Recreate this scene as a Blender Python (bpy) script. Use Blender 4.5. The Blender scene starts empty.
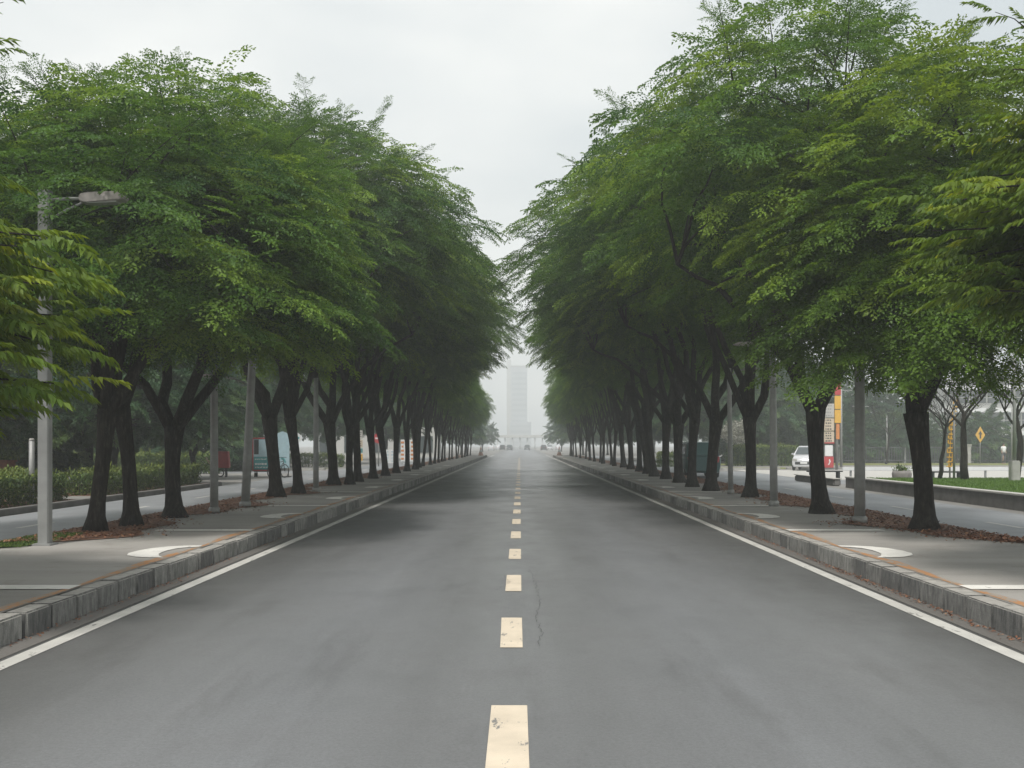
import bpy, bmesh, math, random
import numpy as np
from mathutils import Vector, Matrix

S = bpy.context.scene
COL = S.collection
R = math.radians

# ------------------------------------------------------------------ camera
cam = bpy.data.cameras.new('camera')
cam.sensor_width = 36.0
cam.lens = 36.0 * 1000 / 1024
cam.shift_x = -8 / 1024
cam.shift_y = 60 / 1024
cam.clip_start = 0.1
cam.clip_end = 3000
camo = bpy.data.objects.new('camera', cam)
camo.location = (0, 0, 1.65)
camo.rotation_euler = (R(90), 0, 0)
COL.objects.link(camo)
S.camera = camo

# ------------------------------------------------------------------ sky, sun, exposure
SUN_EL, SUN_AZ = R(60), R(196)          # azimuth measured from +Y (ahead of the camera) towards +X
W = bpy.data.worlds.new('World')
S.world = W
W.use_nodes = True
wt = W.node_tree
for n in list(wt.nodes):
    wt.nodes.remove(n)
wn = wt.nodes.new
wo = wn('ShaderNodeOutputWorld'); bg = wn('ShaderNodeBackground')
sky = wn('ShaderNodeTexSky'); sky.sky_type = 'NISHITA'; sky.sun_disc = False
sky.sun_elevation = SUN_EL; sky.sun_rotation = SUN_AZ
sky.air_density = 1.0; sky.dust_density = 3.0
tc = wn('ShaderNodeTexCoord'); mp = wn('ShaderNodeMapping'); mp.inputs['Scale'].default_value = (1.0, 1.0, 2.6)
mp.inputs['Location'].default_value = (0.35, 0.1, 0.2)
nz = wn('ShaderNodeTexNoise'); nz.inputs['Scale'].default_value = 1.7; nz.inputs['Detail'].default_value = 5
nz.inputs['Roughness'].default_value = 0.45
rp = wn('ShaderNodeValToRGB')
rp.color_ramp.elements[0].position = 0.36; rp.color_ramp.elements[0].color = (5.2, 5.65, 5.9, 1)
rp.color_ramp.elements[1].position = 0.66; rp.color_ramp.elements[1].color = (9.4, 9.25, 8.8, 1)
mx = wn('ShaderNodeMix'); mx.data_type = 'RGBA'; mx.inputs['Factor'].default_value = 0.95
L = wt.links.new
L(tc.outputs['Generated'], mp.inputs['Vector']); L(mp.outputs[0], nz.inputs['Vector'])
L(nz.outputs['Fac'], rp.inputs['Fac'])
L(sky.outputs[0], mx.inputs['A']); L(rp.outputs[0], mx.inputs['B'])
L(mx.outputs['Result'], bg.inputs['Color']); L(bg.outputs[0], wo.inputs['Surface'])
bg.inputs['Strength'].default_value = 0.052

sl = bpy.data.lights.new('sun', 'SUN'); sl.energy = 1.5; sl.angle = R(10); sl.color = (1.0, 0.96, 0.9)
so = bpy.data.objects.new('sun', sl)
dvec = Vector((math.sin(SUN_AZ) * math.cos(SUN_EL), math.cos(SUN_AZ) * math.cos(SUN_EL), math.sin(SUN_EL)))
so.rotation_euler = dvec.to_track_quat('Z', 'Y').to_euler()
so.location = (0, 0, 40)
COL.objects.link(so)

S.view_settings.view_transform = 'Standard'
S.view_settings.look = 'None'
S.view_settings.gamma = 1
S.view_settings.exposure = 1.34
S.render.engine = 'CYCLES'
S.cycles.use_denoising = True
S.cycles.max_bounces = 8
S.cycles.diffuse_bounces = 6
S.cycles.glossy_bounces = 2
S.cycles.transmission_bounces = 3
S.cycles.volume_bounces = 1
S.cycles.sample_clamp_indirect = 4
HAZE = 0.0024

# ------------------------------------------------------------------ materials
def new_mat(name):
    m = bpy.data.materials.new(name); m.use_nodes = True
    return m, m.node_tree, m.node_tree.nodes['Principled BSDF']

def node(t, kind, **kw):
    n = t.nodes.new(kind)
    for k, v in kw.items():
        if k in n.inputs: n.inputs[k].default_value = v
        else: setattr(n, k, v)
    return n

def noise(t, vec, scale, detail=4, rough=0.55):
    n = node(t, 'ShaderNodeTexNoise', Scale=scale, Detail=detail, Roughness=rough)
    if vec is not None: t.links.new(vec, n.inputs['Vector'])
    return n.outputs['Fac']

def ramp(t, fac, stops):
    r = t.nodes.new('ShaderNodeValToRGB')
    e = r.color_ramp.elements
    while len(e) < len(stops): e.new(0.5)
    for i, (p, c) in enumerate(stops):
        e[i].position = p; e[i].color = (*c, 1) if len(c) == 3 else c
    t.links.new(fac, r.inputs['Fac'])
    return r.outputs['Color']

def mix(t, fac, a, b, blend='MIX'):
    m = t.nodes.new('ShaderNodeMix'); m.data_type = 'RGBA'; m.blend_type = blend
    for s, v in (('Factor', fac), ('A', a), ('B', b)):
        if hasattr(v, 'links'): t.links.new(v, m.inputs[s])
        elif s == 'Factor': m.inputs[s].default_value = v
        else: m.inputs[s].default_value = (*v, 1)
    return m.outputs['Result']

def bump(t, p, h, strength, dist=0.01):
    b = node(t, 'ShaderNodeBump', Strength=strength, Distance=dist)
    t.links.new(h, b.inputs['Height']); t.links.new(b.outputs[0], p.inputs['Normal'])

def gpos(t, scale=(1, 1, 1)):
    g = t.nodes.new('ShaderNodeNewGeometry')
    m = t.nodes.new('ShaderNodeMapping'); m.inputs['Scale'].default_value = scale
    t.links.new(g.outputs['Position'], m.inputs['Vector'])
    return m.outputs[0]

def opos(t, scale=(1, 1, 1)):
    g = t.nodes.new('ShaderNodeTexCoord')
    m = t.nodes.new('ShaderNodeMapping'); m.inputs['Scale'].default_value = scale
    t.links.new(g.outputs['Object'], m.inputs['Vector'])
    return m.outputs[0]

def plain(name, col, rough=0.6, metal=0.0, var=0.15, scale=6.0, bmp=0.0, spec=0.5):
    m, t, p = new_mat(name)
    v = opos(t)
    f = noise(t, v, scale, 5)
    lo = tuple(c * (1 - var) for c in col); hi = tuple(min(1, c * (1 + var)) for c in col)
    t.links.new(ramp(t, f, [(0.3, lo), (0.7, hi)]), p.inputs['Base Color'])
    p.inputs['Roughness'].default_value = rough; p.inputs['Metallic'].default_value = metal
    p.inputs['Specular IOR Level'].default_value = spec
    if bmp: bump(t, p, noise(t, v, scale * 5, 4), bmp, 0.01)
    return m

M = {}
def asphalt(name, base, rough=0.62, cracks=True, warm=(1.0, 1.0, 1.0), lanes=False):
    m, t, p = new_mat(name)
    g = gpos(t)
    c = lambda k: tuple(base * k * w for w in warm)
    big = noise(t, gpos(t, (0.35, 0.1, 0.3)), 1.0, 4)
    col = ramp(t, big, [(0.3, c(0.86)), (0.7, c(1.12))])
    strk = noise(t, gpos(t, (2.2, 0.05, 1)), 1.0, 3)
    col = mix(t, 0.5, col, ramp(t, strk, [(0.35, (0.86,) * 3), (0.65, (1.0,) * 3)]), 'MULTIPLY')
    grain = noise(t, g, 90, 2, 0.8)
    col = mix(t, 0.55, col, ramp(t, grain, [(0.32, (0.62,) * 3), (0.72, (1.0,) * 3)]), 'MULTIPLY')
    patch = noise(t, gpos(t, (0.8, 0.5, 1)), 1.3, 6, 0.65)
    col = mix(t, 0.35, col, ramp(t, patch, [(0.5, (1, 1, 1)), (0.68, (0.72, 0.70, 0.68))]), 'MULTIPLY')
    if lanes:      # lighter lanes, darker edges and a darker band along the middle
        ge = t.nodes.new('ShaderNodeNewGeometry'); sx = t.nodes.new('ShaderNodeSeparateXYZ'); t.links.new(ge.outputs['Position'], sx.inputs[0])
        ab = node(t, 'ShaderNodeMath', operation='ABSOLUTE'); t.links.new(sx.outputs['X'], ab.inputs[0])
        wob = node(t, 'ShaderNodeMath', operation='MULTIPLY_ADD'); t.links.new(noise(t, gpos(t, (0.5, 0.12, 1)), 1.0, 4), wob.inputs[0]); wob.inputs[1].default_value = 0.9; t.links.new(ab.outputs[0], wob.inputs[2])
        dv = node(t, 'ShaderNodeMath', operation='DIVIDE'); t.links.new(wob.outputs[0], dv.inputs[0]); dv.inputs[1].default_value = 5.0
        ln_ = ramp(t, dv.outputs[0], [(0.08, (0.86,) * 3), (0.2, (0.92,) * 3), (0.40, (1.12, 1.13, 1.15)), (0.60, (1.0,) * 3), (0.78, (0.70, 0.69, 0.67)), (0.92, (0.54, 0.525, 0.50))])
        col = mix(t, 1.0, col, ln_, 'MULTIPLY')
        spk = noise(t, g, 38, 3, 0.85)
        col = mix(t, 0.42, col, ramp(t, spk, [(0.34, (0.55,) * 3), (0.5, (1,) * 3), (0.68, (1.4,) * 3)]), 'MULTIPLY')
        oil = noise(t, gpos(t, (1.6, 0.22, 1)), 1.0, 7, 0.7)
        col = mix(t, 0.5, col, ramp(t, oil, [(0.54, (1, 1, 1)), (0.66, (0.72, 0.71, 0.70))]), 'MULTIPLY')
    if cracks:
        wv = t.nodes.new('ShaderNodeVectorMath'); wv.operation = 'MULTIPLY_ADD'
        nn = node(t, 'ShaderNodeTexNoise', Scale=1.6, Detail=6)
        t.links.new(g, nn.inputs['Vector'])
        t.links.new(nn.outputs['Color'], wv.inputs[0]); wv.inputs[1].default_value = (0.9, 0.9, 0); t.links.new(g, wv.inputs[2])
        vo = t.nodes.new('ShaderNodeTexVoronoi'); vo.feature = 'DISTANCE_TO_EDGE'; vo.inputs['Scale'].default_value = 0.22
        t.links.new(wv.outputs[0], vo.inputs['Vector'])
        ln = ramp(t, vo.outputs['Distance'], [(0.0, (1, 1, 1)), (0.0022, (0, 0, 0))])
        msk = ramp(t, noise(t, gpos(t), 0.5, 3), [(0.5, (0, 0, 0)), (0.6, (1, 1, 1))])
        cm = mix(t, 1.0, ln, msk, 'MULTIPLY')
        col = mix(t, cm, col, (base * 0.35,) * 3)
    t.links.new(col, p.inputs['Base Color'])
    rr = ramp(t, patch, [(0.35, (rough - 0.06,) * 3), (0.7, (rough + 0.08,) * 3)])
    t.links.new(rr, p.inputs['Roughness'])
    p.inputs['Specular IOR Level'].default_value = 0.5
    bump(t, p, grain, 0.12, 0.004)
    return m

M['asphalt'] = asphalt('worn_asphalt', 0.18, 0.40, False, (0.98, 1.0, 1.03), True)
M['side_asphalt'] = asphalt('pale_side_asphalt', 0.26, 0.6, False, (0.96, 1.0, 1.05))
M['plaza'] = asphalt('plaza_paving', 0.24, 0.7, False, (1.04, 1.0, 0.94))
M['gutter'] = asphalt('gutter_concrete', 0.14, 0.75, False, (1.06, 1.0, 0.93))

M['gutter_dark'] = asphalt('crack_grime', 0.05, 0.9, False)
def concrete_walk():
    m, t, p = new_mat('pavement_concrete')
    g = gpos(t)
    big = noise(t, gpos(t, (0.25, 0.55, 1)), 1.0, 5)
    col = ramp(t, big, [(0.28, (0.24, 0.23, 0.215)), (0.5, (0.32, 0.305, 0.285)), (0.75, (0.38, 0.36, 0.335))])
    band = noise(t, gpos(t, (0.08, 1.5, 1)), 1.0, 4)
    col = mix(t, 0.6, col, ramp(t, band, [(0.36, (0.74, 0.73, 0.72)), (0.56, (1, 1, 1))]), 'MULTIPLY')
    gr = noise(t, g, 70, 3, 0.8)
    col = mix(t, 0.45, col, ramp(t, gr, [(0.3, (0.65,) * 3), (0.7, (1,) * 3)]), 'MULTIPLY')
    st = noise(t, gpos(t, (1, 0.8, 1)), 2.4, 6, 0.7)
    col = mix(t, 0.5, col, ramp(t, st, [(0.55, (1, 1, 1)), (0.7, (0.62, 0.58, 0.53))]), 'MULTIPLY')
    t.links.new(col, p.inputs['Base Color']); p.inputs['Roughness'].default_value = 0.8
    bump(t, p, gr, 0.15, 0.004)
    return m
M['walk'] = concrete_walk()

def kerb_mat():
    m, t, p = new_mat('rough_kerb_stone')
    g = gpos(t)
    a = noise(t, gpos(t, (1, 1, 0.25)), 22, 6, 0.7)
    col = ramp(t, a, [(0.3, (0.10, 0.10, 0.098)), (0.5, (0.24, 0.24, 0.232)), (0.72, (0.40, 0.395, 0.38))])
    blk = t.nodes.new('ShaderNodeAttribute'); blk.attribute_name = 'tint'
    col = mix(t, 0.9, col, ramp(t, blk.outputs['Fac'], [(0, (0.5,) * 3), (1, (1.25, 1.24, 1.2))]), 'MULTIPLY')
    pit = noise(t, g, 120, 3, 0.8)
    col = mix(t, 0.6, col, ramp(t, pit, [(0.35, (0.5,) * 3), (0.6, (1,) * 3)]), 'MULTIPLY')
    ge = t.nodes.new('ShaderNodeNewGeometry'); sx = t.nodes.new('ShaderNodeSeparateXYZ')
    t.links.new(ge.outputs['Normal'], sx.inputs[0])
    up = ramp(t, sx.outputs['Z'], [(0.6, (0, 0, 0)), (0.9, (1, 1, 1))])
    tp = ramp(t, noise(t, g, 9, 5), [(0.3, (0.26, 0.25, 0.23)), (0.7, (0.44, 0.42, 0.39))])   # paler top face
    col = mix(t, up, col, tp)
    t.links.new(col, p.inputs['Base Color']); p.inputs['Roughness'].default_value = 0.9
    bump(t, p, mix(t, 0.5, a, pit), 0.9, 0.02)
    return m
M['kerb'] = kerb_mat()

def paint(name, col, under, wear=0.62):
    m, t, p = new_mat(name)
    g = gpos(t)
    f = noise(t, gpos(t, (1, 0.35, 1)), 9, 8, 0.75)
    w = ramp(t, f, [(wear, (0, 0, 0)), (wear + 0.03, (1, 1, 1))])
    dirt = noise(t, g, 3, 5)
    c = ramp(t, dirt, [(0.3, tuple(x * 0.8 for x in col)), (0.7, col)])
    t.links.new(mix(t, w, c, under), p.inputs['Base Color']); p.inputs['Roughness'].default_value = 0.65
    return m
M['paint_white'] = paint('white_road_paint', (0.52, 0.51, 0.48), (0.15, 0.145, 0.14), 0.60)
M['paint_cream'] = paint('cream_road_paint', (0.62, 0.535, 0.42), (0.17, 0.165, 0.155), 0.585)
M['paint_walk'] = paint('white_pavement_paint', (0.74, 0.72, 0.68), (0.30, 0.285, 0.265), 0.60)
M['rust'] = paint('orange_worn_paint', (0.42, 0.205, 0.085), (0.27, 0.23, 0.19), 0.495)
M['soil'] = plain('red_brown_soil', (0.18, 0.09, 0.055), 0.95, 0, 0.5, 5, 0.6)
M['moss'] = plain('mossy_soil', (0.085, 0.095, 0.03), 0.95, 0, 0.5, 7, 0.6)
M['lawn'] = plain('lawn_green', (0.085, 0.155, 0.03), 0.9, 0, 0.3, 1.2, 0.5, 0.2)
M['verge'] = plain('dry_verge', (0.16, 0.17, 0.06), 0.9, 0, 0.3, 0.6, 0.3, 0.2)

def bark_mat():
    m, t, p = new_mat('dark_bark')
    v = opos(t, (1, 1, 0.16))
    a = noise(t, v, 26, 6, 0.7)
    b = noise(t, opos(t), 2.5, 4)
    col = ramp(t, a, [(0.32, (0.007, 0.006, 0.005)), (0.55, (0.032, 0.027, 0.023)), (0.75, (0.10, 0.088, 0.076))])
    col = mix(t, 0.5, col, ramp(t, b, [(0.35, (0.6, 0.6, 0.58)), (0.65, (1, 1, 1))]), 'MULTIPLY')
    lich = noise(t, opos(t, (1, 1, 0.6)), 4.5, 7, 0.72)
    col = mix(t, ramp(t, lich, [(0.56, (0, 0, 0)), (0.70, (0.55,) * 3)]), col, (0.085, 0.088, 0.07))
    t.links.new(col, p.inputs['Base Color']); p.inputs['Roughness'].default_value = 0.95
    p.inputs['Specular IOR Level'].default_value = 0.2
    bump(t, p, a, 1.0, 0.05)
    return m
M['bark'] = bark_mat()

def leaf_mat(name, dark, mid, young, trans=0.38, objvar=0.4):
    m, t, p = new_mat(name)
    at = t.nodes.new('ShaderNodeAttribute'); at.attribute_name = 'tint'
    sp = t.nodes.new('ShaderNodeSeparateColor'); t.links.new(at.outputs['Color'], sp.inputs[0])
    c = ramp(t, sp.outputs['Red'], [(0.0, dark), (0.75, mid), (1.0, young)])
    c = mix(t, sp.outputs['Blue'], c, young)
    c = mix(t, 0.5, c, ramp(t, sp.outputs['Green'], [(0, (0.62,) * 3), (1, (1.15, 1.15, 1.0))]), 'MULTIPLY')
    oi = t.nodes.new('ShaderNodeObjectInfo')
    c = mix(t, objvar, c, ramp(t, oi.outputs['Random'], [(0, (0.62, 0.72, 0.66)), (1, (1.15, 1.1, 0.85))]), 'MULTIPLY')
    t.links.new(c, p.inputs['Base Color'])
    p.inputs['Roughness'].default_value = 0.5; p.inputs['Specular IOR Level'].default_value = 0.22
    tr = t.nodes.new('ShaderNodeBsdfTranslucent')
    hs = t.nodes.new('ShaderNodeHueSaturation'); hs.inputs['Hue'].default_value = 0.485; hs.inputs['Saturation'].default_value = 1.1; hs.inputs['Value'].default_value = 1.35
    t.links.new(c, hs.inputs['Color']); t.links.new(hs.outputs[0], tr.inputs['Color'])
    ms = t.nodes.new('ShaderNodeMixShader'); ms.inputs[0].default_value = trans
    t.links.new(p.outputs[0], ms.inputs[1]); t.links.new(tr.outputs[0], ms.inputs[2])
    t.links.new(ms.outputs[0], t.nodes['Material Output'].inputs['Surface'])
    return m
M['leaf'] = leaf_mat('street_tree_leaf', (0.036, 0.09, 0.023), (0.088, 0.18, 0.028), (0.175, 0.275, 0.045))
M['leaf_light'] = leaf_mat('light_tree_leaf', (0.055, 0.115, 0.020), (0.095, 0.18, 0.028), (0.16, 0.245, 0.036))
M['leaf_fern'] = leaf_mat('pinnate_leaf', (0.06, 0.118, 0.02), (0.13, 0.205, 0.028), (0.26, 0.315, 0.04), 0.4)
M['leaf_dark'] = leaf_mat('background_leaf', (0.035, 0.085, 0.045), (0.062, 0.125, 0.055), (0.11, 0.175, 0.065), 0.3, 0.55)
M['leaf_hedge'] = leaf_mat('hedge_leaf', (0.045, 0.085, 0.024), (0.08, 0.135, 0.03), (0.18, 0.22, 0.045), 0.2, 0.1)
M['leaf_blossom'] = leaf_mat('pale_blossom', (0.28, 0.28, 0.25), (0.38, 0.37, 0.34), (0.5, 0.5, 0.46), 0.2, 0.1)
M['litter'] = leaf_mat('dry_leaf', (0.12, 0.055, 0.032), (0.23, 0.105, 0.062), (0.36, 0.20, 0.12), 0.05, 0.0)
M['blade'] = leaf_mat('grass_blade', (0.07, 0.14, 0.025), (0.10, 0.185, 0.03), (0.15, 0.23, 0.045), 0.25, 0.0)

M['pole'] = plain('grey_pole_paint', (0.24, 0.245, 0.235), 0.55, 0.1, 0.18, 5, 0.05)
M['pole_pale'] = plain('pale_galvanised_pole', (0.27, 0.275, 0.27), 0.5, 0.25, 0.12, 5, 0.05)
M['lamp_shell'] = plain('lamp_shell', (0.33, 0.30, 0.29), 0.5, 0.1, 0.12, 8)
M['lamp_glass'] = plain('lamp_lens', (0.42, 0.42, 0.40), 0.2, 0, 0.05)
M['concrete'] = plain('light_concrete', (0.34, 0.335, 0.32), 0.85, 0, 0.15, 4, 0.2)
M['wall_stone'] = plain('planter_wall_stone', (0.135, 0.13, 0.125), 0.9, 0, 0.25, 3, 0.4)
M['coping'] = plain('pale_coping', (0.42, 0.41, 0.385), 0.85, 0, 0.12, 4, 0.2)
M['white'] = plain('white_paint', (0.66, 0.67, 0.67), 0.4, 0, 0.06, 3)
M['carwhite'] = plain('silver_car_paint', (0.60, 0.61, 0.63), 0.25, 0.2, 0.03, 3)
M['carteal'] = plain('teal_car_paint', (0.025, 0.085, 0.085), 0.3, 0.1, 0.05, 3)
M['cardark'] = plain('dark_car_paint', (0.03, 0.032, 0.036), 0.3, 0.1, 0.05, 3)
M['glass'] = plain('dark_window_glass', (0.05, 0.065, 0.07), 0.08, 0, 0.1, 2, 0, 0.8)
M['rubber'] = plain('black_rubber', (0.018, 0.018, 0.018), 0.85)
M['metal'] = plain('wheel_metal', (0.42, 0.42, 0.43), 0.35, 0.7)
M['dark'] = plain('dark_metal', (0.035, 0.038, 0.04), 0.6, 0.2)
M['red'] = plain('faded_red_paint', (0.42, 0.045, 0.05), 0.55, 0, 0.12)
M['teal'] = plain('teal_print', (0.06, 0.27, 0.28), 0.5, 0, 0.12)
M['bluepale'] = plain('pale_blue_panel', (0.36, 0.50, 0.56), 0.45, 0, 0.08)
M['yellow'] = plain('sign_yellow', (0.62, 0.36, 0.05), 0.5, 0, 0.1)
M['tan'] = plain('sign_tan', (0.50, 0.42, 0.32), 0.6, 0, 0.12)
M['orange'] = plain('orange_print', (0.52, 0.20, 0.06), 0.6, 0, 0.12)
M['pinkpale'] = plain('pale_pink_plastic', (0.55, 0.36, 0.30), 0.6)
M['brick'] = plain('orange_brick', (0.21, 0.085, 0.055), 0.9, 0, 0.25, 9, 0.3)
M['skin'] = plain('skin', (0.36, 0.22, 0.16), 0.6)
M['black'] = plain('black_hair', (0.02, 0.018, 0.016), 0.7)
M['navy'] = plain('dark_trousers', (0.08, 0.08, 0.09), 0.85)
M['fence'] = plain('grey_fence_metal', (0.085, 0.09, 0.095), 0.6, 0.2)
M['tower'] = plain('hazed_tower_concrete', (0.42, 0.44, 0.46), 0.7, 0, 0.06, 0.2)  # lightened to fade the tower, haze put into the colour
M['towerglass'] = plain('hazed_tower_glazing', (0.33, 0.355, 0.375), 0.5, 0, 0.06, 0.2)  # window contrast lowered, haze put into the colour here too
M['facade'] = plain('pale_facade', (0.48, 0.48, 0.46), 0.8, 0, 0.08, 0.6)
M['planter'] = plain('stone_planter', (0.22, 0.205, 0.2), 0.9, 0, 0.2, 8, 0.3)

# ------------------------------------------------------------------ helpers
def link(name, me, m, parent=None):
    o = bpy.data.objects.new(name, me)
    COL.objects.link(o)
    if m is not None and len(me.materials) == 0:
        me.materials.append(M[m] if isinstance(m, str) else m)
    if parent is not None: o.parent = parent
    return o

def tag(o, label=None, cat=None, group=None, kind=None):
    for k, v in (('label', label), ('category', cat), ('group', group), ('kind', kind)):
        if v: o[k] = v
    return o

def empty(name, loc=(0, 0, 0), rz=0.0, label=None, cat=None, group=None):
    o = bpy.data.objects.new(name, None); COL.objects.link(o)
    o.location = loc; o.rotation_euler = (0, 0, rz); o.empty_display_size = 0.2
    return tag(o, label, cat, group)

def copy_tree(o, parent=None):
    c = o.copy(); COL.objects.link(c)
    if parent is not None: c.parent = parent
    for ch in list(o.children): copy_tree(ch, c)
    return c

def np_mesh(name, verts, quads, tint=None, tris=False):
    me = bpy.data.meshes.new(name)
    n = len(verts); k = quads.shape[1]; f = len(quads)
    me.vertices.add(n); me.vertices.foreach_set('co', np.asarray(verts, np.float32).ravel())
    me.loops.add(f * k); me.loops.foreach_set('vertex_index', np.asarray(quads, np.int32).ravel())
    me.polygons.add(f); me.polygons.foreach_set('loop_start', np.arange(0, f * k, k, dtype=np.int32))
    if tint is not None:
        a = me.attributes.new('tint', 'FLOAT_COLOR', 'FACE')
        c = np.ones((f, 4), np.float32); c[:, :tint.shape[1]] = tint
        a.data.foreach_set('color', c.ravel())
    me.update(calc_edges=True)
    return me

class MB:
    def __init__(s): s.bm = bmesh.new()
    def box(s, c, size, rz=0.0, bevel=0.0, ry=0.0, rx=0.0):
        r = bmesh.ops.create_cube(s.bm, size=1.0)
        vs = r['verts']
        mat = Matrix.Translation(c) @ Matrix.Rotation(rz, 4, 'Z') @ Matrix.Rotation(ry, 4, 'Y') @ Matrix.Rotation(rx, 4, 'X') @ Matrix.Diagonal((*size, 1))
        bmesh.ops.transform(s.bm, matrix=mat, verts=vs)
        if bevel:
            es = list({e for v in vs for e in v.link_edges})
            bmesh.ops.bevel(s.bm, geom=es, offset=bevel, segments=2, affect='EDGES')
        return s
    def tube(s, pts, rad, n=8, cap=True):
        pts = [Vector(p) for p in pts]
        if not hasattr(rad, '__len__'): rad = [rad] * len(pts)
        rings = []
        up = None
        for i, p in enumerate(pts):
            d = (pts[min(i + 1, len(pts) - 1)] - pts[max(i - 1, 0)]).normalized()
            if up is None:
                up = d.orthogonal().normalized()
            else:
                up = (up - d * up.dot(d)); up = up.normalized() if up.length > 1e-6 else d.orthogonal().normalized()
            sd = d.cross(up)
            rings.append([s.bm.verts.new(p + (up * math.cos(2 * math.pi * k / n) + sd * math.sin(2 * math.pi * k / n)) * rad[i]) for k in range(n)])
        for a, b in zip(rings, rings[1:]):
            for k in range(n):
                f = s.bm.faces.new((a[k], a[(k + 1) % n], b[(k + 1) % n], b[k])); f.smooth = True
        if cap:
            s.bm.faces.new(rings[0][::-1]); s.bm.faces.new(rings[-1])
        return s
    def prism(s, outline, y0, y1, axis='Y', inset=0.0):
        def P(a, b, y): return (a, y, b) if axis == 'Y' else ((y, a, b) if axis == 'X' else (a, b, y))
        A = [s.bm.verts.new(P(a, b, y0)) for a, b in outline]
        B = [s.bm.verts.new(P(a, b, y1)) for a, b in outline]
        n = len(A)
        s.bm.faces.new(A); s.bm.faces.new(B[::-1])
        for k in range(n): s.bm.faces.new((A[k], B[k], B[(k + 1) % n], A[(k + 1) % n]))
        return s
    def disc(s, c, r, th, axis='Y', n=20):
        d = {'X': (1, 0, 0), 'Y': (0, 1, 0), 'Z': (0, 0, 1)}[axis]
        c = Vector(c); d = Vector(d)
        return s.tube([c - d * th / 2, c + d * th / 2], r, n)
    def torus(s, c, r, rr, axis='Y', n=20):
        c = Vector(c); pts = []
        rings = []
        for i in range(n):
            a = 2 * math.pi * i / n
            e = Vector((math.cos(a), 0, math.sin(a))) if axis == 'Y' else (Vector((0, math.cos(a), math.sin(a))) if axis == 'X' else Vector((math.cos(a), math.sin(a), 0)))
            ax = Vector({'X': (1, 0, 0), 'Y': (0, 1, 0), 'Z': (0, 0, 1)}[axis])
            rings.append([s.bm.verts.new(c + e * (r + rr * math.cos(b)) + ax * rr * math.sin(b)) for b in [k * math.pi / 3 for k in range(6)]])
        for i in range(n):
            a, b = rings[i], rings[(i + 1) % n]
            for k in range(6): s.bm.faces.new((a[k], a[(k + 1) % 6], b[(k + 1) % 6], b[k])).smooth = True
        return s
    def build(s, name, m, parent=None, smooth=False):
        bmesh.ops.recalc_face_normals(s.bm, faces=s.bm.faces)
        me = bpy.data.meshes.new(name); s.bm.to_mesh(me); s.bm.free()
        if smooth:
            for p in me.polygons: p.use_smooth = True
        return link(name, me, m, parent)

def sheet(name, x0, x1, y0, y1, z, m, kind='structure', nx=1, ny=1):
    b = bmesh.new()
    vs = [[b.verts.new((x0 + (x1 - x0) * i / nx, y0 + (y1 - y0) * j / ny, z)) for i in range(nx + 1)] for j in range(ny + 1)]
    for j in range(ny):
        for i in range(nx): b.faces.new((vs[j][i], vs[j][i + 1], vs[j + 1][i + 1], vs[j + 1][i]))
    me = bpy.data.meshes.new(name); b.to_mesh(me); b.free()
    return tag(link(name, me, m), kind=kind)

def poly_sheet(name, loops, z, m, kind='structure'):
    """flat patches, each an outline of (x, y)"""
    b = bmesh.new()
    for lp in loops: b.faces.new([b.verts.new((x, y, z)) for x, y in lp])
    bmesh.ops.recalc_face_normals(b, faces=b.faces)
    for f in b.faces:
        if f.normal.z < 0: f.normal_flip()
    bmesh.ops.triangulate(b, faces=b.faces)
    me = bpy.data.meshes.new(name); b.to_mesh(me); b.free()
    return tag(link(name, me, m), kind=kind)

# ------------------------------------------------------------------ ground, roads, pavements
END = 128.0
WALK_Z = 0.22
sheet('ground', -175, 175, -25, 640, -0.012, 'plaza')
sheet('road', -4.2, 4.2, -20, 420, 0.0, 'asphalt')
for s in (-1, 1):
    a, b = sorted((s * 7.55, s * 11.75))
    sheet('side_road', a, b, -20, 140, 0.0, 'side_asphalt')
sheet('cross_street', -140, -11.75, 46, 62, -0.004, 'side_asphalt')
sheet('cross_street', 11.75, 140, 41.5, 60, -0.004, 'side_asphalt')
for s in (-1, 1):
    a, b = sorted((s * 3.78, s * 3.93))
    sheet('edge_line', a, b, -5, 150, 0.004, 'paint_white', ny=1)
    a, b = sorted((s * 3.98, s * 4.2))
    sheet('gutter', a, b, -5, END, 0.004, 'gutter')
# centre dashes: period 3.13 m, 1.4 m long
dl = []
y = 4.93
while y < 118:
    ln = 1.38
    dl.append([(-0.165, y), (0.015, y), (0.015, y + ln), (-0.165, y + ln)])
    y += 3.13
dl[0] = [(-0.175, 4.2), (0.05, 4.2), (0.045, 6.3), (-0.18, 6.3)]
dl[1] = [(-0.16, 8.09), (0.022, 8.09), (0.018, 9.48), (-0.175, 9.48)]
poly_sheet('centre_line', dl, 0.0045, 'paint_cream')
for s in (-1, 1):
    dl = []
    for k in range(14):
        y = 19.6 + k * 5.4
        dl.append([(s * 9.85 - 0.07, y), (s * 9.85 + 0.07, y), (s * 9.85 + 0.07, y + 1.5), (s * 9.85 - 0.07, y + 1.5)])
    poly_sheet('lane_line', dl, 0.0045, 'paint_white')

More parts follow.
